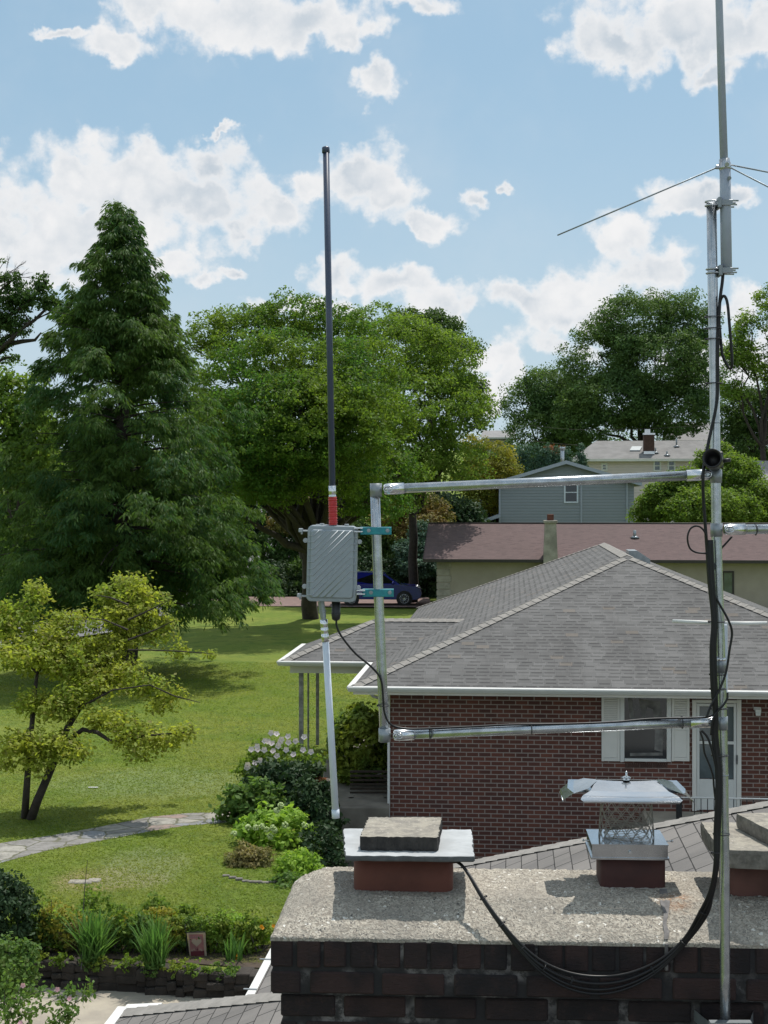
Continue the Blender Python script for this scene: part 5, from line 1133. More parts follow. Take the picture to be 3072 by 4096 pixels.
for (x, y) in ((.95, -.94), (3.80, -.94), (.95, .94), (3.80, .94)):
    sg = 1 if y < 0 else -1; mb = MB(); c = Vector((xf - x, y + sg * .005, .37)); mb.tube([c + Vector((0, sg * .01, 0)), c + Vector((0, sg * -.02, 0))], .43, 24); wl_ = obj('wheel_arch', mb, 'rubber', cr_, True)
    mb = MB(); mb.tube([c + Vector((0, -sg * .06, 0)), c + Vector((0, -sg * .03, 0)), c + Vector((0, sg * .2, 0))], [.33, .37, .37], 26); w_ = obj('wheel', mb, 'rubber', cr_, True)
    mb = MB(); mb.tube([c + Vector((0, -sg * .075, 0)), c + Vector((0, -sg * .05, 0))], [.075, .07], 12)
    for k in range(10): a = 2 * math.pi * k / 10; mb.tube([c + Vector((.05 * math.cos(a), -sg * .073, .05 * math.sin(a))), c + Vector((.235 * math.cos(a + .1), -sg * .066, .235 * math.sin(a + .1)))], .014, 5)
    pts = [c + Vector((.24 * math.cos(2 * math.pi * k / 24), -sg * .065, .24 * math.sin(2 * math.pi * k / 24))) for k in range(25)]; mb.tube(pts, .016, 5, False); obj('rim', mb, 'galv', w_, True)
for y in (-.78, .60):
    mb = MB(); mb.ball((xf - .26, y + .09, .93), .16, 12, 6, (1.3, .6, .55)); obj('headlight', mb, 'headlight_glass', cr_, True)
mb = MB(); mb.bevbox(xf - .04, -.45, .55, xf + .015, .45, .85, .01); obj('grille', mb, 'rubber', cr_, True)
mb = MB(); mb.ball((xf - 1.55, -.98, 1.22), .12, 8, 6, (.7, 1, .8)); obj('wing_mirror', mb, 'car_paint', cr_, True)
mb = MB(); mb.tube([(xf - 2.2, -.6, 1.80), (xf - 4.1, -.6, 1.80)], .02, 6); obj('roof_rail', mb, 'galv_dull', cr_, True)

# ================================================================== trees
def metasequoia():
    D0 = 49.0; base = Vector((at(500, 2702, D0).x, D0, .3)); top = at(478, 812, D0)
    th_ = thing('redwood_tree', 'tall dark feathery conifer with a pointed top at the left', 'tree', base); mb = MB()
    tr = [base + (top - base) * (i / 12) + Vector((.12 * math.sin(i), 0, 0)) for i in range(13)]; mb.tube(tr, [.42 - .034 * i for i in range(13)], 9, False)
    prof = [(0, .0), (.02, .25), (.06, .75), (.10, .85), (.22, 1.85), (.38, 3.0), (.6, 4.6), (.8, 5.7), (.93, 6.1), (1.0, 5.2)]
    Hh = top.z - base.z - 2.5; prof = [(a, b * (.84 + .08 * (a < .4))) for a, b in prof]; cs_, ds_ = [], []; r = random.Random(5); n = 330
    for i in range(n):
        f = (i + .5) / n; f = f ** .72; zz = top.z - f * Hh; Rm = np.interp(f, [a for a, b in prof], [b for a, b in prof]) * r.uniform(.72, 1.1)
        az = i * 2.39996 + r.uniform(-.3, .3); Rm *= 1 + .22 * math.sin(3 * az + f * 19) * math.sin(f * 31 + 2 * az); p0 = Vector((np.interp(f, [0, 1], [top.x, base.x]), D0, zz)); d_ = Vector((math.cos(az), math.sin(az), 0))
        m_ = max(2, int(Rm * 2.4)); rise = .35 * Rm * (1 - f * .8)
        pts = [p0 + d_ * Rm * t_ + Vector((0, 0, rise * t_ - .25 * Rm * f * t_ * t_)) for t_ in (0, .3, .6, .85, 1)]
        if f > .04 and i % 2: mb.tube(pts[:4], [.012 + .009 * Rm, .010 + .006 * Rm, .012, .008], 5, False)
        for k in range(m_ * 3):
            t_ = r.uniform(.22, 1.0) ** .75; q = pts[0].lerp(pts[-1], t_); q.z = pts[0].z + rise * t_ - .25 * Rm * f * t_ * t_
            sd_ = Vector((-d_.y, d_.x, 0)) * r.uniform(-.5, .5) * (.3 + .3 * Rm * (1 - t_ * .6)); cs_.append(q + sd_); ds_.append(d_)
    lob = []; rl = random.Random(15)
    for i in range(300):
        f = ((i + .5) / 300) ** .62; az = i * 2.39996 + rl.uniform(-.5, .5); Rm = np.interp(f, [a for a, b in prof], [b for a, b in prof]) * (1 + .20 * math.sin(2.3 * az + f * 17) + rl.uniform(-.14, .14))
        rr = Rm * rl.uniform(.22, .95); zc = top.z - f * Hh + rl.uniform(-.3, .3) - .10 * rr; s_ = (.34 + .62 * f) * rl.uniform(.6, 1.35)
        lob.append((np.interp(f, [0, 1], [top.x, base.x]) + math.cos(az) * rr, D0 + math.sin(az) * rr, zc, s_ * 1.05, s_ * 1.05, s_ * .72))
    for k in range(5): lob.append((top.x + rl.uniform(-.1, .1), D0, top.z - .2 - k * .3, .12 + .05 * k, .12 + .05 * k, .22))
    _q, C = foliage(lob, 6400, 5, .2, .1, .10, .5, .35, .5, 31); tl = []
    for i in range(110):
        f = .012 + .40 * ((i + .5) / 110) ** .8; az = i * 2.39996; Rm = np.interp(f, [a for a, b in prof], [b for a, b in prof]) * (1 + .18 * math.sin(2.3 * az + f * 17) + rl.uniform(-.2, .15)); rr = Rm * rl.uniform(.3, .95); s_ = (.16 + .75 * f) * rl.uniform(.7, 1.3)
        tl.append((np.interp(f, [0, 1], [top.x, base.x]) + math.cos(az) * rr, D0 + math.sin(az) * rr, top.z - f * Hh - .1 * rr + rl.uniform(-.15, .15), s_, s_, s_ * .8))
    _q, C2 = foliage(tl, 1500, 5, .2, .1, .0, .5, .3, .5, 33); C = np.concatenate([C, C2])
    O = unit((C - np.array([base.x, D0, 0])) * [1, 1, 0]); n = len(C); per = 50; idx = np.repeat(np.arange(n), per)
    fan = unit(O[idx] + rng.normal(0, .9, (n * per, 3)) * [1, 1, .45] + np.array([0, 0, .15])); ln = (rng.uniform(.1, 1, n * per) ** .7)[:, None] * (.30 * rng.uniform(.7, 1.3, n)[idx])[:, None]
    P = C[idx] + fan * ln; P[:, 2] -= (ln[:, 0] ** 2) * 1.1
    T = unit(fan + np.array([0, 0, -1.1])); B = unit(np.cross(T, rng.normal(size=T.shape) + np.array([0, 0, .6]))); s_ = (.085 * rng.uniform(.5, 1.4, n * per))[:, None]
    Q = np.stack([P + T * s_, P + B * s_ * .24, P - T * s_, P - B * s_ * .24], 1).reshape(-1, 3)
    quadmesh('crown', Q - np.array(base), 'leaf_conifer', th_); obj('trunk', mb, 'bark', th_)
metasequoia()
tree('locust_tree', 'broad green spreading tree with dark forked trunk behind the ribbed box', gnd(1245, 2478, .3),
     [(860, 1340, 71, 130, 100), (1000, 1330, 70, 190, 110), (1180, 1260, 70, 200, 90), (1330, 1330, 70, 190, 110), (880, 1560, 67, 160, 130), (1080, 1600, 62.5, 210, 120), (1300, 1560, 62.5, 200, 110), (1480, 1480, 67, 160, 130), (1180, 1760, 61.5, 260, 110), (960, 1820, 62.5, 170, 110), (1420, 1740, 62.5, 200, 110), (1560, 1650, 71, 170, 120), (1080, 1960, 64, 150, 80), (1500, 1880, 70, 170, 80), (1080, 1440, 65, 260, 130), (1320, 1480, 65, 240, 130), (1200, 1640, 62, 300, 150), (900, 1700, 64, 200, 150), (1420, 1620, 64, 220, 130), (1050, 1880, 63, 220, 110), (1350, 1900, 64, 240, 100), (900, 2030, 65, 130, 90), (1500, 2010, 66, 150, 80), (1600, 1900, 68, 110, 110)],
     'leaf_locust', 5200, 34, .42, .14, .42, fork=at(1232, 2200, 69), gap=.20, gf=.45, shell=.40, up=.8, seed=3, tw=100, flat=.5)
def limbs_extra():
    o = [c for c in bpy.data.objects if c.name == 'locust_tree'][0]; mb = MB()
    f = at(1235, 2230, 69.3); mb.tube([f, at(1190, 2140, 69), at(1110, 2070, 68.5), at(1060, 2020, 68)], [.28, .24, .2, .15], 8, False)
    mb.tube([at(1225, 2230, 69.3), at(1185, 2080, 69.2), at(1175, 1960, 69), at(1130, 1850, 69)], [.3, .25, .2, .14], 8, False)
    mb.tube([at(1245, 2240, 69.6), at(1285, 2080, 69.5), at(1300, 1960, 69.5), at(1340, 1840, 69)], [.28, .24, .2, .14], 8, False)
    mb.tube([at(1290, 2060, 69.5), at(1350, 1990, 69), at(1420, 1900, 68.5)], [.18, .14, .08], 8, False)
    obj('limb', mb, 'bark', o)
limbs_extra()
T = tree
T('maple_tree', 'bright green round tree right of the dark rod antenna', (at(1650, 2000, 82).x, 82, .3), [(1620, 1400, 82, 190, 150), (1500, 1300, 84, 130, 90), (1760, 1450, 82, 170, 140), (1700, 1620, 80, 220, 150), (1850, 1640, 82, 130, 160), (1620, 1800, 80, 220, 130), (1800, 1850, 81, 170, 110), (1560, 1960, 81, 150, 90)], 'leaf_bright', 1700, 30, .5, .17, .3, gap=.06, gf=.2, seed=8, up=.9)
T('oak_tree', 'darker oak rising behind the bright green tree, edged against the sky', (at(1750, 2000, 100).x, 100, 1.0), [(1740, 1330, 100, 110, 95), (1640, 1300, 100, 90, 70), (1830, 1460, 100, 110, 120), (1890, 1620, 100, 70, 110)], 'leaf_oak', 620, 30, .6, .22, .35, gap=.1, gf=.2, seed=9)
T('maple_tree', 'big dark green tree behind the cream house, crown high in the sky', (at(2570, 1980, 148).x, 148, 5.0), [(2560, 1290, 148, 190, 130), (2740, 1290, 148, 130, 130), (2400, 1420, 148, 170, 130), (2620, 1450, 146, 230, 150), (2790, 1480, 148, 120, 170), (2450, 1600, 146, 230, 120), (2680, 1640, 146, 200, 110), (2350, 1700, 146, 160, 80)], 'leaf_far', 3900, 34, .8, .25, .4, gap=.17, gf=.16, seed=12, fork=at(2560, 1780, 148), tw=40, up=.8)
T('maple_tree', 'rounded smaller tree left of the big dark tree on the hill', (at(2170, 1980, 152).x, 152, 5.2), [(2190, 1560, 152, 140, 100), (2090, 1620, 152, 90, 90), (2260, 1620, 150, 120, 110), (2150, 1730, 150, 130, 90), (2270, 1760, 150, 90, 70)], 'leaf_far', 1400, 30, .8, .25, .3, gap=.05, gf=.13, seed=14, tw=20)
T('maple_tree', 'loose airy tree cut by the right edge above the leafy bushes', (at(3050, 1980, 122).x, 122, 4.0), [(3010, 1330, 122, 100, 90), (3100, 1250, 122, 100, 120), (2950, 1420, 121, 70, 70), (3090, 1450, 122, 120, 90), (3200, 1500, 122, 120, 160), (2930, 1560, 121, 60, 50)], 'leaf_bright', 1300, 26, .6, .22, .3, gap=.22, gf=.2, seed=15, shell=.3, tw=100)
T('maple_tree', 'dense dark tree at the right edge, low behind the bright bushes', (at(3050, 1980, 128).x, 128, 4.2), [(3020, 1650, 128, 140, 110), (2930, 1690, 128, 80, 80), (3130, 1640, 128, 130, 140), (3000, 1790, 127, 130, 80)], 'leaf_oak', 900, 30, .7, .24, .35, gap=.05, gf=.15, seed=16)
T('dogwood_tree', 'bright leafy bushy tree behind the maroon roof, mast in front of it', (at(2850, 2100, 90).x, 90, .5), [(2650, 2010, 90, 95, 80), (2590, 2060, 90, 60, 50), (2760, 1960, 90, 120, 90), (2830, 1880, 91, 60, 80), (2880, 1830, 91, 50, 75), (2940, 1910, 90, 110, 90), (2850, 2040, 88, 190, 90), (3010, 2010, 89, 100, 100), (3080, 2060, 89, 90, 70)], 'leaf_bright', 2600, 28, .42, .18, .12, gap=.0, gf=.3, seed=17, tw=20, up=.9)
T('small_tree', 'yellow-green rounded tree left of the clapboard house gable', (at(1960, 2000, 104).x, 104, 1.5), [(1960, 1830, 104, 100, 70), (1900, 1780, 105, 60, 50), (2000, 1900, 103, 90, 70), (1900, 1900, 103, 90, 80), (1960, 1980, 103, 120, 80)], 'leaf_yellow', 800, 26, .45, .18, .2, seed=18, up=.8)
T('small_tree', 'coppery olive shrub-like tree under the upper rail near the upright', (at(1660, 2060, 91).x, 91, .6), [(1640, 2010, 91, 110, 60), (1730, 2050, 91, 80, 60), (1570, 2070, 91, 90, 70), (1680, 2110, 90, 120, 60)], 'leaf_rust', 620, 24, .4, .17, .15, seed=19, up=.8)
T('spruce_tree', 'bluish spruce beside the left end of the maroon roof', (at(1690, 2250, 88).x, 88, .4), [(1690, 2130, 88, 45, 50), (1660, 2200, 87.5, 80, 50), (1690, 2260, 87, 100, 50)], 'leaf_spruce', 520, 22, .35, .17, .15, seed=20, up=1.2)
T('small_tree', 'rust-tinged small tree between the locust stems and the red tape', (at(1200, 2100, 92).x, 92, .7), [(1210, 2030, 92, 80, 80), (1140, 2080, 92, 80, 60)], 'leaf_rust', 260, 22, .4, .17, .12, seed=21)
hl = [(1090, 2330), (1290, 2290), (1480, 2300), (1640, 2300), (1730, 2330), (1150, 2180), (1340, 2150), (1500, 2160)]
for i, (x, y) in enumerate(hl):
    lab = ['dark hedge shrub at the far left of the driveway', 'dark hedge shrub behind the ribbed box', 'dark hedge shrub behind the blue car roof', 'dark hedge shrub behind the blue car bonnet', 'dark hedge shrub at the corner of the stucco house', 'taller dark shrub left of the locust trunk', 'taller dark shrub behind the red tape', 'taller dark shrub behind the upper teal clamp'][i]
    D_ = 88.5 if y > 2250 else 93; T('hedge_shrub', lab, (at(x, 2400, D_).x, D_, .3), [(x, y, D_, 125, 85), (x + 30, y + 50, D_ - .5, 120, 60)], ('leaf_oak' if i > 4 or i == 1 else 'leaf_dark'), 380, 24, .5, .2, .1, seed=30 + i, group='dark shrubs behind the driveway', cat='shrub', limbs=False)
for i, (x, y, D_, rx, ry, m_, lab) in enumerate([(60, 1720, 84, 150, 260, 'leaf_bright', 'bright green tree at the left edge beyond the conifer'), (40, 2120, 86, 170, 170, 'leaf_oak', 'low dark tree at the left edge above the street'), (330, 1900, 92, 220, 330, 'leaf_oak', 'tree hidden mostly behind the conifer, left half'), (700, 1750, 95, 230, 330, 'leaf_oak', 'tree showing between conifer and locust, right half'), (820, 2080, 96, 240, 180, 'leaf_dark', 'dark low tree behind the conifer skirt'), (1050, 1800, 98, 260, 250, 'leaf_far', 'tree behind the locust crown, left'), (1420, 1900, 99, 260, 200, 'leaf_far', 'tree behind the locust crown, right'), (420, 2150, 99, 260, 90, 'leaf_dark', 'dark hedge tree under the conifer'), (1780, 2080, 98, 160, 110, 'leaf_dark', 'dark low tree behind the maroon roof end'), (1990, 2060, 108, 130, 90, 'leaf_dark', 'dark shrubby tree beside the clapboard house'), (2400, 1830, 160, 300, 110, 'leaf_far', 'tree line behind the cream house, left'), (2960, 1850, 150, 260, 110, 'leaf_far', 'tree line behind the cream house, right'), (2120, 1850, 158, 200, 90, 'leaf_far', 'tree line behind the arborvitae row'), (-260, 1750, 88, 240, 300, 'leaf_oak', 'tree beyond the left edge, nearest to the frame'), (-620, 1700, 92, 260, 330, 'leaf_far', 'tree farther out past the left edge'), (-1050, 1780, 95, 300, 280, 'leaf_oak', 'outermost tree past the left edge'), (3500, 1700, 130, 300, 240, 'leaf_far', 'tree beyond the right edge')]):
    T('background_tree', lab, (at(x, 2000, D_).x, D_, terr(0, D_) - .3), [(x, y, D_, rx, ry), (x - rx * .4, y + ry * .3, D_ - 1, rx * .7, ry * .7), (x + rx * .45, y + ry * .2, D_ - .6, rx * .65, ry * .75)], m_, 620, 26, .7, .26, .25, seed=50 + i, gap=.03, group='trees filling the background', tw=30)
for i, x in enumerate((2075, 2110, 2150, 2190, 2230, 2265, 2325)):
    D_ = 126; T('arborvitae', ['leftmost', 'second from left', 'third from left', 'middle', 'fifth from left', 'sixth from left', 'rightmost'][i] + ' narrow evergreen of the row above the clapboard roof', (at(x, 1950, D_).x, D_, terr(0, D_)), [(x, 1830, D_, 20, 55), (x, 1870, D_, 25, 55)], 'leaf_spruce', 110, 16, .3, .17, .1, seed=70 + i, group='row of narrow evergreens', cat='evergreen', limbs=False)
T('small_tree', 'small pinkish flowering tree above the clapboard house roof', (at(2225, 1950, 128).x, 128, 3), [(2220, 1800, 128, 42, 20)], 'leaf_red', 60, 16, .3, .15, .1, seed=80)
# left edge branch tree
lt = tree('branching_tree', 'tree reaching in from the left edge with a dark bare limb against the clouds', (at(-420, 2500, 55).x, 55, .3), [(40, 1130, 55, 80, 40), (190, 1130, 55, 60, 50), (80, 1200, 55, 110, 50), (210, 1210, 55, 60, 50), (30, 1290, 55, 90, 60), (120, 1290, 54.5, 70, 50), (10, 1380, 55, 50, 35), (-20, 1080, 55, 50, 50), (20, 1430, 55.5, 60, 20), (-120, 1250, 55, 90, 150)], 'leaf_oak', 640, 24, .24, .13, .3, fork=at(-300, 1600, 55), gap=.3, gf=.55, seed=22, shell=.1, tw=40)
mb = MB(); mb.tube([at(-200, 1500, 55), at(-20, 1420, 55), at(40, 1375, 55), at(90, 1365, 55), at(140, 1360, 55), at(165, 1330, 55)], [.16, .12, .1, .085, .06, .03], 7, False); obj('limb', mb, 'bark', lt)
mb = MB(); rr2 = random.Random(6)
def twig(a, d_, l_, r_, k):
    b = a + d_ * l_; mid = a.lerp(b, .5) + Vector((rr2.uniform(-1, 1), 0, rr2.uniform(-1, 1))) * l_ * .06; mb.tube([a, mid, b], [r_, r_ * .75, r_ * .5], 4, False)
    if k > 0:
        for j in range(3): twig(a.lerp(b, rr2.uniform(.35, 1)), (d_ + Vector((rr2.uniform(-.6, .6), rr2.uniform(-.3, .3), rr2.uniform(-.4, .5)))).normalized(), l_ * rr2.uniform(.4, .65), r_ * .5, k - 1)
twig(at(-60, 1180, 55), Vector((.9, 0, .5)).normalized(), 1.3, .03, 3); twig(at(-40, 1150, 55), Vector((.8, 0, .6)).normalized(), 1.1, .03, 3); 
obj('bare_twig', mb, 'bark_grey', lt)
# magnolia-like young tree
mg = tree('leaning_tree', 'small leaning two-stemmed tree with layered yellow-green leaves on the lawn', gnd(105, 3285, .3),
     [(60, 2440, 28.2, 90, 45, 0.5), (150, 2370, 28.6, 50, 40, 0.4), (180, 2540, 28.2, 150, 40, 0.7), (300, 2480, 28.7, 130, 30, 0.6), (430, 2380, 29.2, 80, 22, 0.5), (520, 2330, 29.6, 90, 18, 0.5), (560, 2370, 29.2, 60, 14, 0.4), (620, 2400, 29.6, 90, 16, 0.4), (480, 2440, 29.2, 160, 22, 0.6), (640, 2480, 29.5, 90, 16, 0.4), (590, 2540, 29.2, 120, 20, 0.5), (720, 2605, 29.4, 90, 10, 0.25), (830, 2615, 29.6, 65, 6, 0.15), (450, 2570, 28.8, 140, 26, 0.6), (330, 2600, 28.2, 140, 30, 0.6), (120, 2600, 27.7, 130, 40, 0.6), (60, 2620, 27.2, 90, 30, 0.5), (480, 2680, 28.2, 110, 30, 0.5), (580, 2740, 27.8, 110, 30, 0.45), (700, 2780, 27.7, 100, 12, 0.3), (640, 2820, 27.6, 60, 26, 0.3), (340, 2750, 27.7, 130, 40, 0.6), (220, 2820, 27.4, 140, 50, 0.6), (110, 2820, 27.2, 70, 30, 0.4), (430, 2880, 27.2, 90, 50, 0.5), (530, 2930, 27.0, 100, 55, 0.5), (640, 2960, 26.9, 90, 30, 0.4), (740, 2930, 26.8, 50, 26, 0.3), (560, 3010, 26.7, 80, 18, 0.3), (90, 2970, 26.8, 90, 60, 0.5), (200, 2980, 26.8, 110, 60, 0.5), (290, 3010, 26.7, 60, 40, 0.4), (30, 3040, 26.6, 40, 30, 0.3), (150, 3060, 26.6, 60, 30, 0.3), (220, 2640, 28.2, 220, 60, 0.9), (400, 2680, 28.6, 160, 70, 0.9), (520, 2470, 29.2, 110, 90, 0.6), (20, 2500, 28.2, 100, 90, 0.6)],
     'leaf_magnolia', 2600, 14, .19, .09, .11, fork=at(150, 3130, 26), bark='bark', gap=.17, gf=.9, shell=.12, up=1.3, seed=23, limbs=False, flat=.95)
mb = MB(); B = at
mb.tube([gnd(118, 3290, .2), B(150, 3200, 26.7), B(215, 3050, 27.4), B(270, 2910, 27.4), B(320, 2830, 27.6), B(370, 2800, 27.9), B(450, 2760, 28.3)], [.095, .08, .07, .06, .05, .035, .025], 9, False)
mb.tube([gnd(98, 3286, .2), B(105, 3180, 26.7), B(112, 3080, 26.8), B(128, 2900, 27.3), B(140, 2760, 27.5), B(150, 2690, 27.9), B(90, 2640, 28.1), B(75, 2590, 28.1)], [.075, .065, .058, .048, .04, .03, .022, .015], 9, False)
mb.tube([B(275, 2960, 27.4), B(330, 2918, 27.3), B(390, 2930, 27.1), B(450, 2970, 26.9), B(520, 2950, 26.8), B(620, 2940, 26.8), B(740, 2930, 26.7)], [.05, .045, .04, .03, .025, .02, .01], 7, False)
mb.tube([B(370, 2800, 27.9), B(480, 2700, 28.6), B(512, 2600, 29.1), B(514, 2480, 29.4), B(512, 2400, 29.5), B(515, 2320, 29.5)], [.045, .04, .035, .03, .025, .012], 7, False)
for pts in ([(512, 2600), (600, 2600), (720, 2605), (850, 2615)], [(512, 2560), (620, 2520), (700, 2480)], [(513, 2480), (600, 2440), (680, 2400)], [(514, 2420), (440, 2390), (380, 2380)], [(512, 2520), (420, 2480), (330, 2470)], [(320, 2830), (450, 2760), (600, 2740), (700, 2785), (800, 2810)], [(150, 2690), (250, 2560), (270, 2500), (290, 2440)], [(150, 2690), (200, 2640), (230, 2560)], [(128, 2900), (60, 2980), (20, 3030)], [(215, 3050), (260, 3000), (300, 3010)]):
    mb.tube([B(x, y, 28.4 if y < 2700 else 27.4) for x, y in pts], [.022] + [.014] * (len(pts) - 2) + [.006], 5, False)
obj('trunk', mb, 'bark', mg)

# ================================================================== garden plants
def bush(name, label, c, r, n, leaf, m, per=16, cr=.09, seed=1, cat='shrub', group=None, up=.6, shell=.45, stems=6, gap=0.):
    c = Vector(c); th_ = thing(name, label, cat, (c.x, c.y, c.z - r[2]), 0, group)
    Q, C = foliage([(c.x, c.y, c.z, *r)], n, per, cr, leaf, gap, 1.5, shell, up, seed); quadmesh('foliage', Q - np.array(th_.location), m, th_)
    mb = MB(); b0 = Vector((c.x, c.y, c.z - r[2] - .02))
    for k in range(stems): limb(mb, b0 + Vector((random.uniform(-.1, .1), random.uniform(-.05, .05), 0)), C[int(rng.integers(len(C)))], .012, .004, 0, .1, 3)
    obj('stem', mb, 'bark_grey', th_); return th_
def flowers(th_, pxs, D_, r_, m, nm='flower', kind='ball'):
    for (x, y) in pxs:
        c = at(x, y, D_); mb = MB()
        if kind == 'ball':
            for k in range(26): d_ = Vector(sph(1)[0]); mb.ball(c + d_ * r_ * .72, r_ * .32, 5, 4)
        else:
            u = Vector((random.uniform(-.3, .3), -1, random.uniform(.1, .9))).normalized(); a = u.cross(Vector((0, 0, 1))).normalized(); b = u.cross(a)
            for k in range(5):
                an = k * 2 * math.pi / 5 + .3; d_ = a * math.cos(an) + b * math.sin(an); e = a * math.cos(an + 1.57) + b * math.sin(an + 1.57)
                mb.add([c, c + d_ * r_ * .6 + e * r_ * .45 + u * r_ * .15, c + d_ * r_ + u * r_ * .25, c + d_ * r_ * .6 - e * r_ * .45 + u * r_ * .15], [(0, 1, 2, 3)])
            mb.ball(c + u * r_ * .15, r_ * .18, 5, 4)
        obj(nm, mb, m, th_)
b = bush('flowering_shrub', 'tall shrub covered in pale pink-white blooms beside the porch post', at(1110, 3080, 29.4), (.85, .6, .62), 260, .085, 'leaf_bright', 18, .16, 101, stems=14)
flowers(b, [(1085, 2932), (1106, 2936), (1072, 2966), (1088, 2974), (1060, 2964), (1120, 2968), (1112, 2984), (1126, 2958), (1152, 2946), (1154, 2970), (1182, 2964), (1217, 2948), (1244, 3008), (1005, 2998), (1029, 2986), (1030, 2998), (1057, 3000), (1093, 3004), (1108, 3024), (1174, 3018), (990, 3060), (1020, 3052), (1040, 3042), (988, 3070), (1212, 3000), (1145, 3000)], 28.9, .068, 'petal_white', kind='petal')
bush('rhododendron', 'dark green dense shrub at the foot of the porch post', at(1140, 3165, 28.4), (.85, .6, .62), 320, .12, 'leaf_dark', 18, .16, 102)
bush('rhododendron', 'grey-green broad-leaved shrub left of the bright lime shrub', at(1010, 3240, 27.2), (.62, .5, .62), 200, .13, 'leaf_shrub', 16, .15, 103, up=1.0)
bush('rhododendron', 'dark shrub at the edge of the shaded driveway below the white antenna tube', at(1240, 3290, 27.2), (.5, .5, .8), 240, .11, 'leaf_dark', 18, .16, 104)
b = bush('hydrangea', 'bright lime-green hydrangea with round pale flower heads', at(1105, 3370, 25.4), (.72, .5, .62), 230, .12, 'leaf_lime', 14, .15, 105, up=1.1)
flowers(b, [(1123, 3222), (1106, 3242), (992, 3310), (1046, 3306), (1066, 3318), (1023, 3312), (1092, 3312), (1098, 3322), (1080, 3346), (1218, 3300), (935, 3334), (1140, 3300)], 24.8, .058, 'petal_lime', 'flower_head')
bush('ornamental_grass', 'brownish dried-looking grassy clump beneath the lime hydrangea', at(1000, 3480, 24.0), (.42, .35, .42), 620, .055, 'leaf_brown', 16, .07, 106, cat='grass clump', up=.2)
bush('garden_shrub', 'pale yellow-green shrub just left of the chimney crown', at(1190, 3500, 23.6), (.40, .4, .42), 230, .07, 'leaf_lime', 16, .09, 107)
bush('garden_shrub', 'green shrub hanging low against the left side of the chimney', at(1150, 3600, 22.8), (.35, .4, .42), 200, .08, 'leaf_shrub', 16, .1, 108)
bush('garden_shrub', 'dark shaded shrub between the pale shrub and the sunken driveway', at(1290, 3470, 25.0), (.45, .5, .75), 200, .09, 'leaf_dark', 16, .14, 109)
bush('laurel_bush', 'tall dark bush with a sunlit yellow-green top under the eave corner', at(1440, 2985, 30.6), (.62, .6, .82), 420, .13, 'leaf_ivy', 16, .15, 110, up=1.0, shell=.7)
bush('red_plant', 'small plant with rusty red flower spikes by the rear porch post', at(1275, 3125, 28.2), (.16, .10, .10), 26, .05, 'leaf_red', 7, .05, 111, cat='plant')
bush('orange_flower_plant', 'low plant by the gutter with bright orange blooms', at(940, 3850, 19.2), (.16, .15, .26), 60, .05, 'leaf_shrub', 10, .06, 112, cat='plant')
flowers(bpy.data.objects['orange_flower_plant'], [(952, 3822), (957, 3830), (948, 3838), (960, 3842), (956, 3850), (972, 3862), (1045, 3706), (1050, 3712), (1094, 3704)], 19.0, .028, 'petal_orange', kind='petal')
# stone edging island, litter and stones
mb = MB()
for k in range(9): p = gnd(905 + k * 26, 3505 + 18 * math.sin(k * .35) + k * 2); mb.bevbox(p.x - .06, p.y - .035, .28, p.x + .055, p.y + .035, .325 + .006 * (k % 3), .01)
tag(obj('edging_stones', mb, 'slab_side', None, org=gnd(905, 3505)), 'short curved row of edging stones around the shrub bed', 'edging')
mb = MB(); 
for (dx, dy, w_, h_) in ((0, 0, .13, .025), (.14, .10, .10, .02), (-.17, .04, .07, .015)): p = gnd(335, 3530); mb.bevbox(p.x + dx - w_, p.y + dy - .1, .29, p.x + dx + w_, p.y + dy + .1, .3 + h_, .02)
tag(obj('flat_stones', mb, 'slab_concrete', None, org=gnd(335, 3530)), 'few flat stones on a bare patch of the lawn', 'stones')
mb = MB(); p = gnd(372, 3153); mb.bevbox(p.x - .1, p.y - .02, .305, p.x + .1, p.y + .03, .325, .004); tag(obj('white_strip', mb, 'white_paint', None, org=p), 'small white strip lying on the lawn right of the leaning tree', 'litter')
# low stone retaining wall: visible stones
wl = thing('retaining_wall', 'low dark dry-stone wall between patio and flower bed', 'garden wall', (-3.5, wall_y(-3.5), 0)); mb = MB(); x = -7.5; r = random.Random(2)
while x < -1.4:
    w_ = r.uniform(.10, .26); h_ = r.uniform(.07, .12); h2_ = h_ + r.uniform(.07, .11)
    for z0, z1 in ((-.02, h_), (h_ + .004, h2_), (h2_ + .004, .29 + r.uniform(0, .04))):
        o_ = r.uniform(-.06, 0); yy_ = wall_y(x) - .14 + r.uniform(-.05, .05); Mq = Matrix.Translation((x + w_ / 2, yy_, (z0 + z1) / 2)) @ Matrix.Rotation(r.uniform(-.16, .16), 4, 'Y') @ Matrix.Rotation(r.uniform(-.2, .2), 4, 'Z'); mb.bevbox(-w_ * .54, 0, -(z1 - z0) * .55, w_ * .52, .3, (z1 - z0) * r.uniform(.4, .6), .012, Mq)
    x += w_
obj('stones', mb, 'wall_stone', wl)
mb = MB(); mb.add([(-7.6, wall_y(-7.6) + .2, .315), (-1.4, wall_y(-1.4) + .2, .315), (-1.4, wall_y(-1.4) + 1.15, .315), (-7.6, wall_y(-7.6) + 1.15, .315)], [(0, 1, 2, 3)]); struct(obj('flower_bed', mb, 'soil', None, org=(-4, 19, .3)))
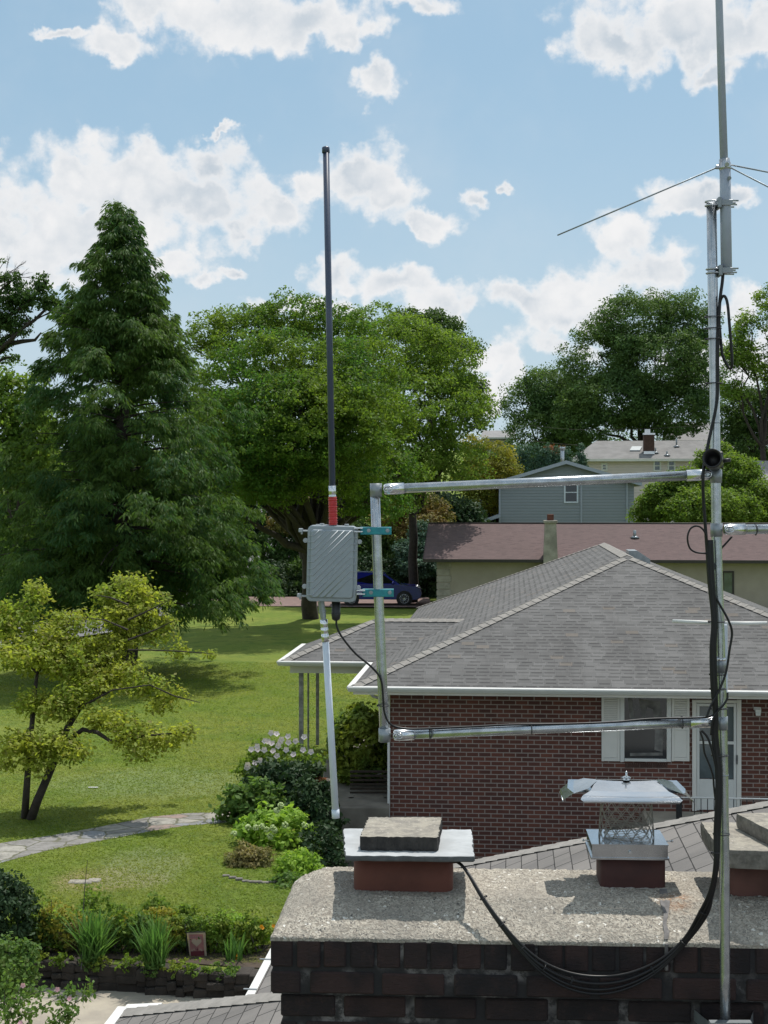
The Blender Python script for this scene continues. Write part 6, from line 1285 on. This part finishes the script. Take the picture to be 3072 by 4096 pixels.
def blades(name, label, c, n, h, sp, m, seed, w_=.018, cat='plant'):
    r = random.Random(seed); c = Vector(c); th_ = thing(name, label, cat, c); mb = MB()
    for k in range(n):
        a = r.uniform(0, 6.28); l_ = h * r.uniform(.55, 1.1); lean = r.uniform(.05, 1) * sp; d_ = Vector((math.cos(a), math.sin(a), 0)); s_ = Vector((-d_.y, d_.x, 0)) * w_ * .5; tw = r.uniform(-1, 1); s_ = (s_ + d_ * w_ * tw * .5)
        b0 = c + Vector((r.uniform(-.12, .12), r.uniform(-.08, .08), 0)); P = [b0 + d_ * lean * t_ ** 1.5 + Vector((0, 0, l_ * (t_ - .22 * t_ ** 3 * (lean / sp)))) for t_ in (0, .4, .75, 1)]
        mb.add([P[0] - s_, P[0] + s_, P[1] - s_, P[1] + s_, P[2] - s_ * .7, P[2] + s_ * .7, P[3]], [(0, 1, 3, 2), (2, 3, 5, 4), (4, 5, 6)])
    obj('blade', mb, m, th_); return th_
p1_ = gnd(370, 3850, .31); p2_ = gnd(620, 3870, .31); p3_ = gnd(930, 3840, .31)
blades('iris_clump', 'broad fan of sword-shaped iris leaves, left clump of the flower bed', p1_, 190, .74, .46, 'leaf_iris', 1); blades('iris_clump', 'upright iris leaves between the left clump and the garden flag', p2_, 170, .70, .34, 'leaf_iris', 2); blades('iris_clump', 'thin iris leaves right of the garden flag', p3_, 36, .42, .2, 'leaf_iris', 3)
PL = [(250, 3800, .30, 'leaf_yellow', 'yellowish flowering plant at the left of the bed'), (170, 3740, .34, 'leaf_bright', 'green plant behind the yellowish one'), (380, 3650, .26, 'leaf_bright', 'leafy sprig rising behind the left iris fan'), (500, 3790, .28, 'leaf_bright', 'bright low plant between the two iris clumps'), (620, 3660, .22, 'leaf_bright', 'leafy sprig rising behind the upright iris clump'), (700, 3800, .24, 'leaf_ivy', 'light green plant left of the garden flag'), (740, 3680, .16, 'leaf_bright', 'pale leafy plant above the garden flag'), (850, 3750, .26, 'leaf_bright', 'pale leafy plant right of the garden flag'), (880, 3870, .2, 'leaf_ivy', 'low green plant at the wall below the flag, right side'), (560, 3870, .22, 'leaf_shrub', 'low green plant on the wall top between iris clumps'), (760, 3880, .2, 'leaf_shrub', 'low dark plant directly under the garden flag'), (150, 3870, .24, 'leaf_shrub', 'low plant on the wall top at the far left'), (1020, 3800, .26, 'leaf_ivy', 'green plant next to the white gutter'), (450, 3860, .2, 'leaf_shrub', 'low plant right of the left iris fan'), (300, 3880, .18, 'leaf_brown', 'dried low plant left of the iris fan')]
for i, (x, y, r_, m_, lb) in enumerate(PL):
    D_ = min(max((CZ - .31 - r_ * .9) * F / (y - HZ), 19.32), 20.6); c = at(x, y, D_); c.z = .31 + r_ * 1.15; bush('garden_plant', lb, c, (r_ * 1.1, r_ * .7, r_ * 1.2), 70, .055, m_, 12, .07, 120 + i, 'plant', 'mixed plants of the flower bed', up=.9, shell=.3)
fill = ['leaf_ivy', 'leaf_bright', 'leaf_shrub', 'leaf_yellow', 'leaf_lime', 'leaf_lime']
kinds = ['sunlit yellow-green', 'bright green', 'mid green', 'yellow-tinged', 'fresh green', 'lime green']
fr_ = random.Random(21)
for i in range(20):
    x = 95 + i * 50 + fr_.uniform(-12, 12); D_ = 19.35 + (i % 3) * .22; r_ = fr_.uniform(.13, .21); c = at(x, 3800, D_); c.z = .31 + r_ * 1.25
    m_ = fr_.randrange(6); where = 'left of the broad iris fan' if x < 330 else 'around the two iris clumps' if x < 720 else 'around the garden flag' if x < 860 else 'between the garden flag and the white gutter'
    bush('bedding_plant', kinds[m_] + ' bedding plant behind the stone wall, number ' + ['one', 'two', 'three', 'four', 'five', 'six', 'seven', 'eight', 'nine', 'ten', 'eleven', 'twelve', 'thirteen', 'fourteen', 'fifteen', 'sixteen', 'seventeen', 'eighteen', 'nineteen', 'twenty'][i] + ' from the left', c, (r_ * 1.15, r_ * .8, r_ * 1.3), 60, .055, fill[m_], 12, .07, 160 + i, 'plant', 'leafy bedding plants', up=.8, shell=.25)
for i in range(9):
    x = 150 + i * 95 + fr_.uniform(-30, 30); D_ = 18.98 - .0 * i; r_ = fr_.uniform(.09, .15); c = at(x, 3860, 1); X_ = (x - CX) / F * 18.9; c = Vector((X_, wall_y(X_) - .06, .28 + r_ * .5))
    bush('trailing_plant', 'small plant spilling over the dark stone wall, ' + ['first', 'second', 'third', 'fourth', 'fifth', 'sixth', 'seventh', 'eighth', 'ninth'][i] + ' from the left', c, (r_ * 1.5, r_, r_), 26, .05, fill[i % 3], 10, .05, 190 + i, 'plant', 'plants spilling over the stone wall', up=.6, shell=.2, stems=2)
bush('dark_shrub', 'large dark green shrub at the left edge above the wall', at(35, 3680, 19.2), (.36, .4, .62), 320, .07, 'leaf_dark', 16, .12, 140)
bush('garden_shrub', 'sprawling light green shrub at the left edge in front of the wall', at(20, 3880, 17.4), (.42, .35, .42), 220, .06, 'leaf_shrub', 16, .09, 141)
# foreground rose-like branches with pink blooms
fr = thing('rose_of_sharon', 'long leafy stems with a few pink blooms at the bottom left corner', 'plant', (at(60, 4300, 14.5).x, 14.5, 0)); mb = MB(); LC = []
for (pts) in ([(60, 4200), (140, 4050), (260, 3980), (290, 3960)], [(40, 4200), (60, 4040), (120, 3980), (200, 3960)], [(0, 4150), (60, 4000), (90, 3930)], [(100, 4200), (220, 4070), (340, 3985), (355, 3950)], [(80, 4220), (180, 4120), (270, 4060), (280, 4050)], [(20, 4100), (20, 3960), (40, 3900)], [(-20, 4060), (60, 4070), (150, 4030)], [(150, 4200), (200, 4120), (260, 4100)]):
    P = spl([at(x, y, 14.5 + .2 * math.sin(x)) for x, y in pts], 6); mb.tube(P, .004, 5, False)
    for p in P: LC += [np.array(p) + rng.normal(0, .035, 3) for _ in range(9)]
obj('stem', mb, 'bark_grey', fr); LC = np.array(LC); Q = rhombs(LC, .055, .8, asp=.6); quadmesh('foliage', Q - np.array(fr.location), 'leaf_shrub', fr)
flowers(fr, [(230, 3958), (278, 3995), (82, 4092), (92, 3942)], 14.3, .028, 'petal_pink', kind='petal')
ts_ = thing('tall_stalk', 'single thin bare stalk with a few leaves rising over the stones patch', 'plant', gnd(325, 3880, .31)); mb = MB(); mb.tube([gnd(325, 3880, .31), at(330, 3700, 19.4), at(338, 3560, 19.4), at(350, 3440, 19.4)], [.008, .007, .005, .003], 6, False); obj('stem', mb, 'bark_grey', ts_)
# garden flag
fl = thing('garden_flag', 'small pink garden flag with a pale heart hanging from a thin black stand', 'flag', gnd(745, 3900, .31)); DF = 19.15
mb = MB(); mb.tube([at(750, 3900, DF), at(746, 3735, DF), at(740, 3715, DF), at(742, 3698, DF)], .006, 6); mb.tube([at(740, 3730, DF), at(822, 3727, DF)], .006, 6); obj('stand', mb, 'iron', fl)
simple('flag_grey', (.25, .21, .24), .8, var=.2)
def fpoly(pts, m, nm, lift): mb = MB(); mb.prism([at(x, y, DF - lift) for x, y in pts], (0, .002, 0)); return obj(nm, mb, m, fl)
fpoly([(747, 3732), (821, 3730), (827, 3828), (760, 3833)], 'flag_cream', 'banner', .004); fpoly([(756, 3738), (812, 3737), (818, 3824), (764, 3828)], 'flag_pink', 'print_field', .008); fpoly([(762, 3806), (817, 3803), (818, 3822), (764, 3826)], 'flag_wine', 'print_band', .011)
hp = [];
for k in range(28): a = 2 * math.pi * k / 28; hx = 16 * math.sin(a) ** 3; hz = 13 * math.cos(a) - 5 * math.cos(2 * a) - 2 * math.cos(3 * a) - math.cos(4 * a); hp.append((786.5 + hx * 1.25, 3769 - hz * 1.2))
fpoly(hp, 'flag_cream', 'heart', .012)
mb = MB(); r = random.Random(9); xx = 759
while xx < 808: w_ = r.uniform(2.5, 5); h_ = r.uniform(4, 9); mb.prism([at(xx, 3749 - h_ * .5, DF - .013), at(xx + w_ * .45, 3749 - h_ * .5, DF - .013), at(xx + w_ * .45, 3749 + h_ * .5, DF - .013), at(xx, 3749 + h_ * .5, DF - .013)], (0, .001, 0)); xx += w_ + 1
obj('print_row', mb, 'flag_grey', fl)
for k, (x, y) in enumerate(((768, 3800), (776, 3796), (789, 3797), (800, 3795), (807, 3799))): fpoly([(x - 3, y + 5), (x, y - 7), (x + 3, y + 5)], 'flag_cream' if k != 2 else 'flag_wine', 'print_spike', .0125)
# slatted dark bench on the porch
be = thing('slatted_bench', 'dark slatted bench in the shade below the tall bush', 'bench', at(1480, 3190, 29.5)); mb = MB()
for k in range(6): a = at(1400, 3085 + k * 17, 29.5); b_ = at(1552, 3085 + k * 17, 29.5); mb.bevbox(a.x, 29.45, a.z - .022, b_.x, 29.48, a.z + .022, .004)
obj('backrest', mb, 'wood_dark', be); mb = MB(); a = at(1400, 3190, 29.5); b_ = at(1552, 3190, 29.5); mb.bevbox(a.x, 29.0, a.z - .03, b_.x, 29.44, a.z, .005); obj('seat', mb, 'wood_dark', be)
for x in (1405, 1545):
    mb = MB(); a = at(x, 3200, 29.05); mb.bevbox(a.x - .03, 29.02, .34, a.x + .03, 29.08, a.z, .004); obj('leg', mb, 'wood_dark', be)
# overhead wires
for (pts, r_, lb) in (([(2055, 1755, 140), (2200, 1772, 138), (2340, 1783, 136)], .02, 'sagging overhead wire in front of the dark trees, left of the cream roof'), ([(2100, 1700, 140), (2300, 1718, 139), (2560, 1716, 139), (2850, 1700, 139)], .015, 'thin high overhead wire crossing before the big dark tree')):
    mb = MB(); mb.tube(spl([at(*q) for q in pts]), r_, 5, False); tag(obj('overhead_wire', mb, 'bark_grey', None, org=at(*pts[0])), lb, 'wire')
